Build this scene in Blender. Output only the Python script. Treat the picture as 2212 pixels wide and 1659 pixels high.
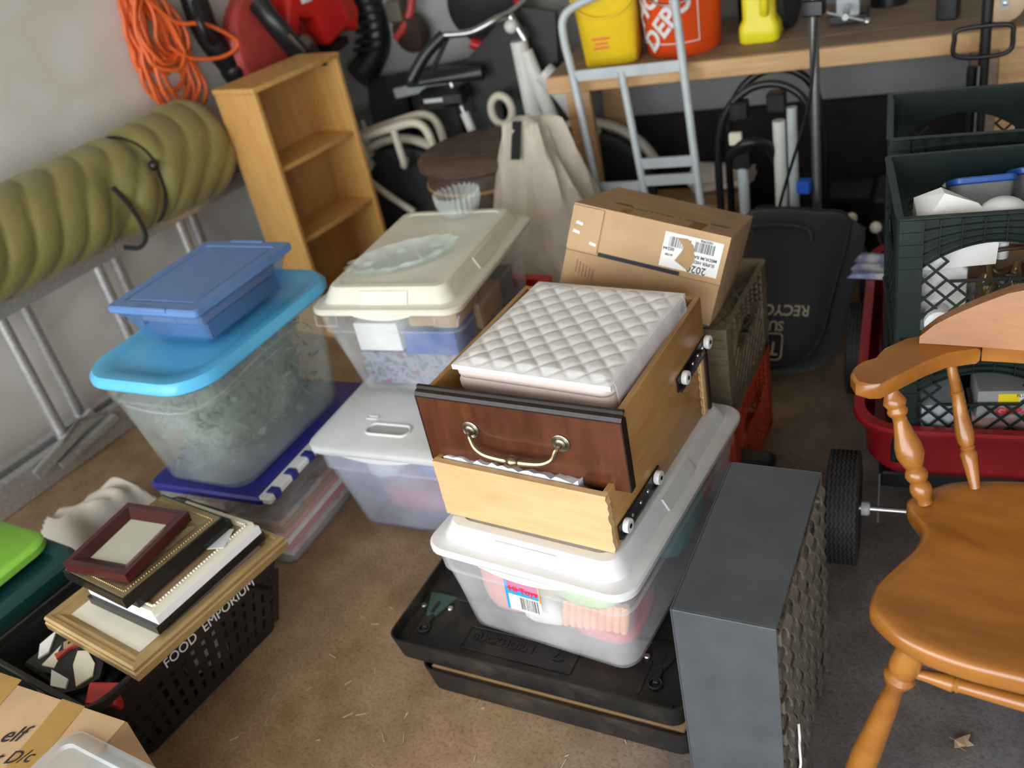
import bpy, bmesh, math, random
from mathutils import Vector, Matrix
for o in list(bpy.data.objects): bpy.data.objects.remove(o)
SC = bpy.context.scene
C = SC.collection
random.seed(7)
PI = math.pi
# ------------------------------------------------------------------ camera
cd = bpy.data.cameras.new('camera'); cam = bpy.data.objects.new('camera', cd); C.objects.link(cam)
cam.matrix_world = Matrix(((0.8073, -0.1673, 0.5659, 0), (0.5600, 0.5200, -0.6450, 0), (-0.1865, 0.8376, 0.5136, 1.55), (0, 0, 0, 1)))
cd.sensor_width = 36.0; cd.sensor_fit = 'HORIZONTAL'; cd.lens = 2000.0 / 2212.0 * 36.0
cd.clip_start = 0.02; cd.clip_end = 100
cd.dof.use_dof = True; cd.dof.focus_distance = 1.62; cd.dof.aperture_fstop = 2.8
SC.camera = cam
# ------------------------------------------------------------------ daylight through the open garage door
w = bpy.data.worlds.new('sky'); SC.world = w; w.use_nodes = True
bg = w.node_tree.nodes['Background']
bg.inputs[0].default_value = (0.90, 0.955, 1.0, 1); bg.inputs[1].default_value = 6.0
pl = bpy.data.lights.new('door_portal', 'AREA'); pl.shape = 'RECTANGLE'; pl.size = 5.2; pl.size_y = 2.3
plo = bpy.data.objects.new('door_portal', pl); C.objects.link(plo)
plo.location = (-0.5, -1.6, 1.15); plo.rotation_euler = (PI/2, 0, 0)   # faces +y, into the garage
pl.cycles.is_portal = True
SC.view_settings.view_transform = 'Standard'; SC.view_settings.look = 'None'
SC.view_settings.exposure = 0.14; SC.view_settings.gamma = 1.0
SC.view_settings.use_curve_mapping = False
SC.cycles.max_bounces = 10; SC.cycles.transparent_max_bounces = 24
SC.cycles.caustics_refractive = False; SC.cycles.caustics_reflective = False
# ------------------------------------------------------------------ helpers
def V3(p): return Vector(p)
class MB:
    def __init__(s): s.bm = bmesh.new(); s.mi = 0
    def _f(s, vs):
        try:
            f = s.bm.faces.new(vs); f.material_index = s.mi; return f
        except ValueError: return None
    def vs(s, pts): return [s.bm.verts.new(p) for p in pts]
    def face(s, pts): return s._f(s.vs(pts))
    def box(s, x0, x1, y0, y1, z0, z1):
        v = s.vs([(x, y, z) for z in (z0, z1) for x, y in ((x0, y0), (x1, y0), (x1, y1), (x0, y1))])
        for q in ((0,3,2,1),(4,5,6,7),(0,1,5,4),(1,2,6,5),(2,3,7,6),(3,0,4,7)): s._f([v[i] for i in q])
        return s
    def bev(s, x0, x1, y0, y1, z0, z1, b):
        "box with chamfered edges (rounded-rect rings)"
        cx, cy, hx, hy = (x0+x1)/2, (y0+y1)/2, (x1-x0)/2, (y1-y0)/2
        s.loft([rr(hx-b, hy-b, b*.6, z0, cx, cy, 2), rr(hx, hy, b, z0+b, cx, cy, 2), rr(hx, hy, b, z1-b, cx, cy, 2), rr(hx-b, hy-b, b*.6, z1, cx, cy, 2)]); return s
    def loft(s, rings, cap0=True, cap1=True, closed=True):
        R = [s.vs(r) for r in rings]
        n = len(R[0])
        for a, b in zip(R, R[1:]):
            for i in range(n if closed else n-1):
                j = (i+1) % n; s._f([a[i], a[j], b[j], b[i]])
        if cap0: s._f(list(reversed(R[0])))
        if cap1: s._f(R[-1])
        return s
    def prism(s, poly, z0, z1): return s.loft([[(x, y, z0) for x, y in poly], [(x, y, z1) for x, y in poly]])
    def slab(s, poly, o, u, v, d):
        "polygon in plane (o,u,v) extruded by vector d"
        o, u, v, d = V3(o), V3(u), V3(v), V3(d)
        a = [o+u*x+v*y for x, y in poly]; return s.loft([a, [p+d for p in a]])
    def tube(s, path, r, seg=8, closed=False, flat=None):
        P = [V3(p) for p in path]; n = len(P)
        rs = r if isinstance(r, (list, tuple)) else [r]*n
        rings = []; ref = None
        for i in range(n):
            if closed: t = P[(i+1) % n]-P[i-1]
            else: t = P[min(i+1, n-1)]-P[max(i-1, 0)]
            t = t.normalized() if t.length > 1e-9 else Vector((0, 0, 1))
            if ref is None:
                ref = Vector((0, 0, 1)) if abs(t.z) < .9 else Vector((1, 0, 0))
            u = (ref - t*ref.dot(t))
            u = u.normalized() if u.length > 1e-6 else t.orthogonal().normalized()
            ref = u; v = t.cross(u)
            k = flat or 1
            rings.append([P[i] + u*(rs[i]*math.cos(2*PI*q/seg)) + v*(rs[i]*k*math.sin(2*PI*q/seg)) for q in range(seg)])
        if closed: rings.append(rings[0]); R = rings
        if closed:
            Vv = [s.vs(r_) for r_ in rings[:-1]]
            for i in range(n):
                a, b = Vv[i], Vv[(i+1) % n]
                for q in range(seg):
                    j = (q+1) % seg; s._f([a[q], a[j], b[j], b[q]])
        else: s.loft(rings)
        return s
    def bar(s, a, b, wu, wv, up=(0, 0, 1)):
        a, b = V3(a), V3(b); t = (b-a).normalized(); u = V3(up); u = u-t*u.dot(t)
        u = u.normalized() if u.length > 1e-6 else t.orthogonal().normalized()
        v = t.cross(u); h = [(-1,-1),(1,-1),(1,1),(-1,1)]
        s.loft([[p+u*(wu/2*i)+v*(wv/2*j) for i, j in h] for p in (a, b)]); return s
    def lathe(s, prof, seg=24, o=(0,0,0), ax=(0,0,1), cap=True, scale=(1,1)):
        "prof = [(r, h)] along axis"
        o, a = V3(o), V3(ax).normalized(); u = a.orthogonal().normalized(); v = a.cross(u)
        if abs(a.z) > .99: u, v = Vector((1,0,0)), Vector((0,1,0))
        s.loft([[o+a*h+u*(max(r,1e-5)*scale[0]*math.cos(2*PI*q/seg))+v*(max(r,1e-5)*scale[1]*math.sin(2*PI*q/seg)) for q in range(seg)] for r, h in prof], cap, cap); return s
    def sphere(s, c, r, seg=14, rings=8, sc=(1,1,1)):
        pr = [(c[0], c[1], c[2])]
        s.loft([[(c[0]+r*sc[0]*math.sin(PI*i/rings)*math.cos(2*PI*q/seg), c[1]+r*sc[1]*math.sin(PI*i/rings)*math.sin(2*PI*q/seg), c[2]-r*sc[2]*math.cos(PI*i/rings)) for q in range(seg)] for i in [.15]+list(range(1, rings))+[rings-.15]]); return s
    def xf(s, m):
        bmesh.ops.transform(s.bm, matrix=m, verts=s.bm.verts); return s
    def mesh(s, name, mats, smooth=None):
        bmesh.ops.recalc_face_normals(s.bm, faces=s.bm.faces)
        me = bpy.data.meshes.new(name); s.bm.to_mesh(me); s.bm.free()
        for m in (mats if isinstance(mats, (list, tuple)) else [mats]): me.materials.append(m)
        if smooth:
            me.shade_smooth(); me.set_sharp_from_angle(angle=math.radians(smooth))
        return me
    def build(s, name, mat, parent=None, smooth=35, label=None):
        return add(name, s.mesh(name, mat, smooth), parent, label)
def add(name, me, parent=None, label=None, loc=None, rot=None):
    o = bpy.data.objects.new(name, me); C.objects.link(o)
    if parent is not None: o.parent = parent
    if label: o['label'] = label
    if loc is not None: o.location = loc
    if rot is not None: o.rotation_euler = rot
    return o
def thing(name, label, cat, loc=(0,0,0), rz=0, group=None, rot=None):
    o = bpy.data.objects.new(name, None); C.objects.link(o); o.empty_display_size = .05
    o.location = loc; o.rotation_euler = rot if rot else (0, 0, math.radians(rz))
    o['label'] = label; o['category'] = cat
    if group: o['group'] = group
    return o
def tag(o, label, cat, group=None):
    o['label'] = label; o['category'] = cat
    if group: o['group'] = group
    return o
def struct(name, mb, mat, parent=None, smooth=None, label=None):
    o = mb.build(name, mat, parent, smooth)
    if parent is None: o['kind'] = 'structure'
    if label: o['label'] = label
    return o
def rr(hx, hy, r, z, cx=0, cy=0, n=5):
    "rounded rectangle ring"
    r = max(min(r, hx*.999, hy*.999), 1e-4); pts = []
    for k, (sx, sy) in enumerate(((1,1),(-1,1),(-1,-1),(1,-1))):
        for i in range(n+1):
            a = PI/2*k + PI/2*i/n
            pts.append((cx+sx*(hx-r)+r*math.cos(a), cy+sy*(hy-r)+r*math.sin(a), z))
    return pts
def arc(c, r, a0, a1, n, plane='xy', w=0):
    out = []
    for i in range(n+1):
        a = math.radians(a0+(a1-a0)*i/n); x, y = c[0]+r*math.cos(a), c[1]+r*math.sin(a)
        out.append({'xy': (x, y, w), 'xz': (x, w, y), 'yz': (w, x, y)}[plane])
    return out
def smooth_path(pts, n=6, closed=False):
    P = [V3(p) for p in pts]; N = len(P); out = []
    for i in range(N if closed else N-1):
        g = (lambda k: P[k % N]) if closed else (lambda k: P[min(max(k, 0), N-1)])
        p0, p1, p2, p3 = g(i-1), g(i), g(i+1), g(i+2)
        for j in range(n):
            t = j/n
            out.append(.5*((2*p1)+(p2-p0)*t+(2*p0-5*p1+4*p2-p3)*t*t+(3*p1-p0-3*p2+p3)*t**3))
    if not closed: out.append(P[-1])
    return out
def text_mesh(name, body, size, mat, parent, loc, rot=(0,0,0), depth=.0006, align='CENTER', sx=1.0, bold=0.0, shear=0.0, label=None):
    cu = bpy.data.curves.new(name, 'FONT'); cu.body = body; cu.size = size; cu.extrude = depth; cu.align_x = align; cu.align_y = 'CENTER'; cu.offset = bold; cu.shear = shear; cu.resolution_u = 3
    t = bpy.data.objects.new(name, cu); C.objects.link(t); bpy.context.view_layer.update()
    me = bpy.data.meshes.new_from_object(t.evaluated_get(bpy.context.evaluated_depsgraph_get()))
    bpy.data.objects.remove(t); bpy.data.curves.remove(cu)
    me.materials.clear(); me.materials.append(mat)
    o = add(name, me, parent, label, loc, rot); o.scale = (sx, 1, 1)
    return o
def copy_tree(o, parent=None):
    c = o.copy(); C.objects.link(c); c.parent = parent
    for ch in list(o.children): copy_tree(ch, c)
    return c
# ------------------------------------------------------------------ materials
def _mat(name):
    m = bpy.data.materials.new(name); m.use_nodes = True
    nt = m.node_tree; b = nt.nodes['Principled BSDF']; return m, nt, b
def N(nt, typ, **kw):
    n = nt.nodes.new(typ)
    for k, v in kw.items():
        if k in n.inputs: n.inputs[k].default_value = v
        else: setattr(n, k, v)
    return n
def ramp(nt, fac, stops):
    r = nt.nodes.new('ShaderNodeValToRGB'); el = r.color_ramp.elements
    while len(el) < len(stops): el.new(.5)
    for e, (p, c) in zip(el, stops): e.position = p; e.color = (*c, 1) if len(c) == 3 else c
    nt.links.new(fac, r.inputs[0]); return r.outputs[0]
def coords(nt, scale=(1,1,1), rot=(0,0,0), kind='Object'):
    t = nt.nodes.new('ShaderNodeTexCoord'); m = nt.nodes.new('ShaderNodeMapping')
    m.inputs['Scale'].default_value = scale; m.inputs['Rotation'].default_value = rot
    nt.links.new(t.outputs[kind], m.inputs[0]); return m.outputs[0]
def noise(nt, vec, scale, detail=4, rough=.55):
    n = N(nt, 'ShaderNodeTexNoise', Scale=scale, Detail=detail, Roughness=rough); nt.links.new(vec, n.inputs['Vector']); return n.outputs['Fac']
def bump(nt, b, h, strength=.3, dist=.002):
    n = N(nt, 'ShaderNodeBump', Strength=strength, Distance=dist); nt.links.new(h, n.inputs['Height']); nt.links.new(n.outputs[0], b.inputs['Normal']); return n
def dk(c, k): return tuple(min(1, x*k) for x in c)
def plastic(name, col, rough=.4, var=.12, spec=.5, sub=0, bs=.05, metal=0):
    m, nt, b = _mat(name); v = coords(nt)
    f = noise(nt, v, 14, 5)
    nt.links.new(ramp(nt, f, [(.3, dk(col, 1-var)), (.7, dk(col, 1+var))]), b.inputs['Base Color'])
    b.inputs['Roughness'].default_value = rough; b.inputs['Specular IOR Level'].default_value = spec; b.inputs['Metallic'].default_value = metal
    if bs: bump(nt, b, noise(nt, v, 160, 2), bs, .001)
    if sub: b.inputs['Subsurface Weight'].default_value = sub; b.inputs['Subsurface Radius'].default_value = (.01, .01, .01)
    return m
def clearp(name, col, opac=.35, rough=.25, tint=None):
    "clear / frosted thin plastic wall"
    m, nt, b = _mat(name); out = nt.nodes['Material Output']
    tr = N(nt, 'ShaderNodeBsdfTransparent'); tr.inputs[0].default_value = (*(tint or (1,1,1)), 1)
    mx = nt.nodes.new('ShaderNodeMixShader'); v = coords(nt)
    f = noise(nt, v, 7, 4); mp = N(nt, 'ShaderNodeMapRange'); nt.links.new(f, mp.inputs[0])
    mp.inputs[1].default_value = .3; mp.inputs[2].default_value = .7; mp.inputs[3].default_value = max(0, opac-.08); mp.inputs[4].default_value = min(1, opac+.08)
    nt.links.new(mp.outputs[0], mx.inputs[0]); nt.links.new(tr.outputs[0], mx.inputs[1]); nt.links.new(b.outputs[0], mx.inputs[2]); nt.links.new(mx.outputs[0], out.inputs[0])
    b.inputs['Base Color'].default_value = (*col, 1); b.inputs['Roughness'].default_value = rough
    return m
def wood(name, c1, c2, sc=(6, 60, 60), rough=.45, coat=0, rot=(0,0,0), bs=.08):
    "grain runs along the axis with the small scale"
    m, nt, b = _mat(name); v = coords(nt, sc, rot)
    f = noise(nt, v, 1.0, 6, .65); f2 = noise(nt, coords(nt), 5, 3)
    mix = N(nt, 'ShaderNodeMath', operation='ADD'); m2 = N(nt, 'ShaderNodeMath', operation='MULTIPLY'); m2.inputs[1].default_value = .5
    nt.links.new(f2, m2.inputs[0]); nt.links.new(f, mix.inputs[0]); nt.links.new(m2.outputs[0], mix.inputs[1])
    nt.links.new(ramp(nt, mix.outputs[0], [(.5, c1), (.95, c2)]), b.inputs['Base Color'])
    b.inputs['Roughness'].default_value = rough; b.inputs['Coat Weight'].default_value = coat; b.inputs['Coat Roughness'].default_value = .15
    bump(nt, b, f, bs, .001); return m
def metal(name, col, rough=.35, met=1.0, sc=(3, 80, 80)):
    m, nt, b = _mat(name); v = coords(nt, sc); f = noise(nt, v, 1, 4)
    nt.links.new(ramp(nt, f, [(.3, dk(col, .8)), (.7, dk(col, 1.1))]), b.inputs['Base Color'])
    b.inputs['Metallic'].default_value = met; b.inputs['Roughness'].default_value = rough; return m
def fabric(name, col, var=.15, scale=9, bs=.3, weave=500):
    m, nt, b = _mat(name); v = coords(nt); f = noise(nt, v, scale, 5)
    nt.links.new(ramp(nt, f, [(.3, dk(col, 1-var)), (.7, dk(col, 1+var))]), b.inputs['Base Color'])
    b.inputs['Roughness'].default_value = .85; b.inputs['Sheen Weight'].default_value = .15
    bump(nt, b, noise(nt, v, weave, 2), bs, .0008); return m
def cardboard(name, col=(.50, .32, .17)):
    m, nt, b = _mat(name); v = coords(nt); f = noise(nt, coords(nt, (3, 3, 3)), 3, 5)
    nt.links.new(ramp(nt, f, [(.3, dk(col, .88)), (.7, dk(col, 1.1))]), b.inputs['Base Color'])
    b.inputs['Roughness'].default_value = .8
    wv = N(nt, 'ShaderNodeTexWave', Scale=90, Distortion=.3); nt.links.new(v, wv.inputs['Vector']); bump(nt, b, wv.outputs['Fac'], .06, .001); return m
def blotch(name, cols, scale=8, rough=.6, detail=2):
    "patchy multi-colour stuff (packed toys, greenery)"
    m, nt, b = _mat(name); f = noise(nt, coords(nt), scale, detail)
    n = len(cols); r = nt.nodes.new('ShaderNodeValToRGB'); r.color_ramp.interpolation = 'B_SPLINE'; el = r.color_ramp.elements
    while len(el) < n: el.new(.5)
    for i, (e, c) in enumerate(zip(el, cols)): e.position = .3+.4*i/max(1, n-1); e.color = (*c, 1)
    nt.links.new(f, r.inputs[0]); nt.links.new(r.outputs[0], b.inputs['Base Color']); b.inputs['Roughness'].default_value = rough; return m
def glass_thin(name, tint=(.93, .97, .95)):
    m = clearp(name, (.92, .97, .94), .14, .03, tint); return m
def glassm(name, tint=(.93, .97, .95)):
    m, nt, b = _mat(name); out = nt.nodes['Material Output']
    b.inputs['Base Color'].default_value = (*tint, 1); b.inputs['Transmission Weight'].default_value = 1; b.inputs['Roughness'].default_value = .04; b.inputs['IOR'].default_value = 1.45
    tr = N(nt, 'ShaderNodeBsdfTransparent'); tr.inputs[0].default_value = (*tint, 1)
    mx = nt.nodes.new('ShaderNodeMixShader'); mx.inputs[0].default_value = .4
    nt.links.new(tr.outputs[0], mx.inputs[1]); nt.links.new(b.outputs[0], mx.inputs[2]); nt.links.new(mx.outputs[0], out.inputs[0]); return m
M = {}
# floor: brown stained concrete turning to grey by the wagon and chair
m, nt, b = _mat('concrete'); v = coords(nt, kind='Object')
sep = nt.nodes.new('ShaderNodeSeparateXYZ'); nt.links.new(v, sep.inputs[0])
big = noise(nt, v, 1.3, 4); fine = noise(nt, v, 120, 6, .75); mid = noise(nt, v, 9, 5, .6)
mr = N(nt, 'ShaderNodeMapRange'); mr.inputs[1].default_value = -1.0; mr.inputs[2].default_value = -0.45; nt.links.new(sep.outputs[0], mr.inputs[0])
ad = N(nt, 'ShaderNodeMath', operation='ADD'); sb = N(nt, 'ShaderNodeMath', operation='SUBTRACT'); sb.inputs[1].default_value = .5
nt.links.new(big, sb.inputs[0]); nt.links.new(mr.outputs[0], ad.inputs[0]); nt.links.new(sb.outputs[0], ad.inputs[1])
brown = ramp(nt, mid, [(.3, (.27, .165, .082)), (.7, (.45, .295, .160))]); grey = ramp(nt, mid, [(.3, (.10, .094, .092)), (.7, (.19, .18, .178))])
mx = N(nt, 'ShaderNodeMix', data_type='RGBA'); nt.links.new(ad.outputs[0], mx.inputs[0]); nt.links.new(brown, mx.inputs[6]); nt.links.new(grey, mx.inputs[7])
sp = ramp(nt, fine, [(.34, (.50, .46, .43)), (.44, (.82, .8, .78)), (.55, (1, 1, 1)), (.68, (1.0, 1.0, 1.0))])
mul = N(nt, 'ShaderNodeMix', data_type='RGBA', blend_type='MULTIPLY'); mul.inputs[0].default_value = 1; nt.links.new(mx.outputs[2], mul.inputs[6]); nt.links.new(sp, mul.inputs[7])
nt.links.new(mul.outputs[2], b.inputs['Base Color']); b.inputs['Roughness'].default_value = .8; bump(nt, b, fine, .35, .003)
M['concrete'] = m
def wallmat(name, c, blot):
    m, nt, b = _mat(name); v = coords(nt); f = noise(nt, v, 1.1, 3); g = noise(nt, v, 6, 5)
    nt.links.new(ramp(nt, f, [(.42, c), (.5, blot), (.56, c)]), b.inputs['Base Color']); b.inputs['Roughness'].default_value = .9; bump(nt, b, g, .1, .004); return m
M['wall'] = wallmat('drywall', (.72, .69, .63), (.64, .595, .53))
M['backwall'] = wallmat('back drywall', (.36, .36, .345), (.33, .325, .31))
M['curb'] = plastic('dark curb', (.022, .018, .016), .9, .3)
M['ceil'] = plastic('ceiling paint', (.80, .77, .72), .9, .05)
M['drive'] = plastic('driveway concrete', (.45, .43, .40), .9, .1)
M['greymetal'] = plastic('grey painted steel', (.070, .075, .082), .36, .16, bs=.03)
M['smoke'] = clearp('smoky clear plastic', (.24, .215, .18), .38, .10, (.95, .93, .9))
for i, c in enumerate([(.24, .17, .11), (.13, .10, .08), (.30, .25, .19), (.20, .12, .07), (.10, .08, .12), (.33, .28, .14)]):
    M['hw%d' % i] = plastic('small hardware %d' % i, dk(c, .75), .45, .5)
M['blackplas'] = plastic('dusty black plastic', (.012, .011, .010), .5, .5, bs=.1)
m, nt, b = _mat('dusty tray plastic'); f = noise(nt, coords(nt), 7, 6, .7)
nt.links.new(ramp(nt, f, [(.48, (.009, .008, .007)), (.78, (.055, .043, .032))]), b.inputs['Base Color']); b.inputs['Roughness'].default_value = .55; bump(nt, b, noise(nt, coords(nt), 60, 3), .15, .001); M['tray'] = m
M['black'] = plastic('black plastic', (.012, .012, .013), .35, .2)
M['rubber'] = plastic('black rubber', (.022, .022, .024), .65, .25, bs=.2)
M['tabgreen'] = plastic('green plastic tab', (.045, .085, .065), .5)
M['rivet'] = metal('rivet', (.75, .73, .62), .3)
M['clear'] = clearp('clear bin plastic', (.82, .84, .84), .11, .2)
M['frost'] = clearp('frosted bin plastic', (.84, .84, .85), .20, .3)
M['frostb'] = clearp('bluish frosted plastic', (.70, .76, .92), .27, .3)
M['whitelid'] = plastic('white lid plastic', (.69, .69, .68), .35, .04, bs=.02)
M['creamlid'] = plastic('cream lid plastic', (.73, .69, .575), .38, .05, bs=.02)
M['aqua'] = plastic('aqua lid plastic', (.10, .45, .74), .33, .06, bs=.02)
M['bluelid'] = plastic('cornflower lid plastic', (.105, .215, .46), .4, .08, bs=.02)
M['bluebox'] = clearp('blue tinted box plastic', (.12, .34, .68), .12, .15, (.90, .96, 1))
M['navy'] = plastic('navy lid plastic', (.02, .025, .20), .35, .08)
M['oak'] = wood('drawer oak', (.34, .165, .048), (.48, .262, .092), (60, 5, 60), .4, .2)
M['birch'] = wood('drawer birch', (.57, .335, .145), (.69, .45, .225), (5, 60, 60), .5, .1)
M['mahog'] = wood('mahogany front', (.045, .012, .005), (.115, .034, .013), (30, 30, 5), .3, .5)
M['darkedge'] = plastic('dark stained edge', (.018, .011, .008), .35, .2)
M['brass'] = metal('antique brass', (.33, .27, .16), .3, sc=(20, 20, 20))
M['pewter'] = metal('antique pewter', (.28, .25, .20), .35, sc=(20, 20, 20))
M['steel'] = metal('steel', (.55, .56, .58), .3)
M['runner'] = metal('dark runner steel', (.07, .07, .075), .35)
M['nylon'] = plastic('white nylon', (.85, .85, .84), .3, .03)
M['pine'] = wood('honey pine', (.55, .275, .072), (.70, .395, .125), (40, 40, 4), .45, .2)
M['pineback'] = wood('pine back panel', (.44, .22, .065), (.58, .32, .11), (40, 40, 4), .5, .1)
M['maple'] = wood('maple chair wood', (.245, .080, .011), (.385, .148, .025), (6, 25, 25), .28, .5)
M['bench'] = wood('bench lumber', (.50, .28, .12), (.70, .44, .22), (5, 60, 60), .65)
M['benchtop'] = wood('worn bench top', (.20, .135, .09), (.34, .24, .165), (5, 60, 60), .75)
M['cardb'] = cardboard('cardboard'); M['cardb2'] = cardboard('worn cardboard', (.42, .26, .13))
M['tape'] = clearp('amber packing tape', (.60, .38, .12), .45, .2, (.95, .85, .65))
M['paper'] = plastic('white paper', (.82, .81, .78), .7, .03); M['ink'] = plastic('black ink', (.015, .015, .018), .7, 0)
M['quilt'] = None
M['alu'] = metal('aluminium', (.60, .60, .60), .40, .7)
M['olive'] = fabric('olive nylon quilt', (.225, .195, .055), .14, 6)
nt = M['olive'].node_tree; b = nt.nodes['Principled BSDF']; b.inputs['Roughness'].default_value = .55; bump(nt, b, noise(nt, coords(nt, (22, 5, 14)), 1, 4), .55, .012)
M['strap'] = fabric('black strap', (.012, .012, .012))
M['orange'] = plastic('orange cord', (.85, .15, .03), .4, .08)
M['red'] = plastic('red tool plastic', (.62, .02, .016), .3, .1); M['darkred'] = plastic('faded red plastic', (.42, .05, .04), .5, .2)
M['cream'] = plastic('cream painted tube', (.66, .61, .48), .35, .06)
M['fwhite'] = plastic('white frame paint', (.74, .73, .68), .35, .06)
M['wicker'] = wood('dark woven wood', (.050, .027, .017), (.15, .098, .066), (5, 50, 50), .6)
M['canvas'] = fabric('cream canvas', (.60, .53, .44), .18, 5)
M['tote'] = fabric('white cotton', (.64, .58, .49), .12, 6)
M['galv'] = plastic('silver painted steel', (.52, .56, .58), .4, .08)
M['yellow'] = plastic('yellow plastic', (.92, .64, .02), .4, .05); M['lemon'] = plastic('lemon plastic', (.85, .74, .02), .4, .05)
M['hdorange'] = plastic('orange bucket plastic', (.80, .085, .01), .4, .05)
M['white'] = plastic('white plastic', (.80, .80, .79), .4, .03)
M['greencrate'] = plastic('dark green crate plastic', (.011, .021, .017), .33, .25)
M['browncrate'] = plastic('brown crate plastic', (.17, .125, .075), .5, .3)
M['orangecrate'] = plastic('orange red crate plastic', (.50, .055, .02), .5, .15)
M['wagon'] = plastic('red wagon enamel', (.36, .012, .018), .28, .15)
M['bagcloth'] = fabric('black grass bag cloth', (.016, .016, .017), .2, 8)
M['baglet'] = plastic('tan lettering', (.34, .29, .19), .7, .1)
M['gold'] = metal('gilt moulding', (.60, .42, .19), .45, .75, (12, 12, 60)); M['golddark'] = metal('dark gilt', (.34, .28, .14), .5, .7, (40, 40, 40))
M['burg'] = plastic('burgundy lacquer', (.055, .008, .009), .25, .25)
M['matcream'] = plastic('cream mat board', (.80, .74, .60), .85, .02); M['blackwood'] = plastic('black lacquer', (.010, .009, .008), .3, .2)
M['kraft'] = plastic('kraft board', (.42, .26, .12), .8, .08); M['glasspic'] = plastic('dull pale picture', (.50, .48, .38), .25, .05)
M['tubgreen'] = plastic('dark green tub plastic', (.006, .045, .045), .4, .15); M['lime'] = plastic('lime plastic', (.25, .56, .06), .4, .05)
M['glass'] = glass_thin('pressed glass', (.97, .99, .98)); M['glass2'] = glass_thin('cut crystal', (.95, .98, .98))
M['leaf'] = plastic('dry leaf', (.30, .20, .12), .8, .2)
# ------------------------------------------------------------------ the setting (room)
g = MB(); g.box(-3.3, 2.6, -1.6, 4.7, -.12, 0); struct('floor', g, M['concrete'])
g = MB(); g.box(-14, 14, -16, -1.6, -.14, -.03); o = struct('floor_driveway', g, M['drive'])
g = MB(); g.box(-3.3, -3.17, -1.6, 3.3, 0, 2.55); struct('wall_left', g, M['wall'])
uB, nB = Vector((.9636, .2672, 0)), Vector((-.2672, .9636, 0))
BW = Vector((-2.0, 3.26, 0))
def onwall(s, off=0, z=0): return BW + uB*s - nB*off + Vector((0, 0, z))
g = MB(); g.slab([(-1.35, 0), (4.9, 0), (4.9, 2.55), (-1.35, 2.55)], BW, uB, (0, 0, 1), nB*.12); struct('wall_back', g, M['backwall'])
g = MB(); g.slab([(-.1, 0), (4.7, 0), (4.7, .435), (-.1, .435)], BW-nB*.001, uB, (0, 0, 1), -nB*.05); struct('trim_1', g, M['curb'], label='dark base curb along the back wall')
g = MB(); g.box(2.4, 2.53, -1.6, 4.6, 0, 2.55); struct('wall_right', g, M['wall'])
g = MB(); g.box(-3.3, 2.53, -1.6, 4.7, 2.55, 2.65); struct('ceiling', g, M['ceil'])
g = MB(); g.box(-3.3, 2.53, -1.72, -1.6, 2.25, 2.65); struct('wall_front', g, M['wall'], label='header above the open garage door')
# ------------------------------------------------------------------ grey drawer cabinet
t = thing('drawer_cabinet', 'grey steel small-parts cabinet with rows of clear drawers beside the black trays', 'cabinet', (-.557, .881, 0), 9.5)
W_, D_, H_ = .163, .381, .475
g = MB(); g.box(0, .003, 0, D_, 0, H_); g.box(.003, W_, 0, .003, 0, H_); g.box(.003, W_, D_-.003, D_, 0, H_); g.box(.003, W_, .003, D_-.003, H_-.003, H_); g.box(.003, W_, .003, D_-.003, 0, .003)
o = g.build('case', M['greymetal'], t, None)
md = o.modifiers.new('b', 'BEVEL'); md.width = .0016; md.segments = 2; md.limit_method = 'ANGLE'
g = MB(); nx, nz = 6, 12; pw, ph = (D_-.008)/nx, (H_-.01)/nz
for i in range(1, nx): g.box(.03, W_-.006, .004+i*pw-.0008, .004+i*pw+.0008, .004, H_-.004)
for k in range(1, nz): g.box(.03, W_-.007, .004, D_-.004, .004+k*ph-.0008, .004+k*ph+.0008)
g.build('divider', M['greymetal'], t, None)
g = MB(); a, c_ = pw-.006, ph-.008
g.box(-.10, .001, 0, .0015, 0, c_*.8); g.box(-.10, .001, a-.0015, a, 0, c_*.8); g.box(-.10, .001, .0015, a-.0015, 0, .0015)
g.box(.001, .003, 0, a, 0, c_)                                   # clear face
lip = [(.003, c_*.98), (.009, c_*.80), (.012, c_*.45), (.011, c_*.2), (.008, c_*.2), (.009, c_*.45), (.007, c_*.74), (.003, c_*.86)]
g.loft([[(x, y, z) for x, z in lip] for y in (a*.25, a*.75)])
dm = g.mesh('drawer', M['smoke'], 40)
cms = []
for k in range(6):
    g = MB(); h = c_*(.35+.07*k); n = 5
    for i in range(n):
        y0 = .003+i*(a-.006)/n; hh = h*random.uniform(.7, 1.15)
        g.loft([rr(.046, (a-.006)/n/2-.0005, .003, .002, -.048, y0+(a-.006)/n/2, 1), rr(.043, (a-.006)/n/2-.002, .003, .002+min(hh, c_*.78), -.048, y0+(a-.006)/n/2, 1)])
    cms.append(g.mesh('hardware', M['hw%d' % k], None))
for i in range(nx):
    for k in range(nz):
        ou = random.choice([0, 0, 0, .002, .004])
        d = add('drawer', dm, t, None, (W_-.002+ou, .004+i*pw+.003, .004+k*ph+.003))
        add('hardware', random.choice(cms), d)
g = MB(); g.tube(smooth_path([(W_+.014, .055, .20), (W_+.017, .045, .175), (W_+.015, .05, .15), (W_+.019, .036, .12), (W_+.013, .04, .09)], 5), .0022, 6); g.build('twist_tie', M['white'], t, label='white twist tie caught between drawers')
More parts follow.
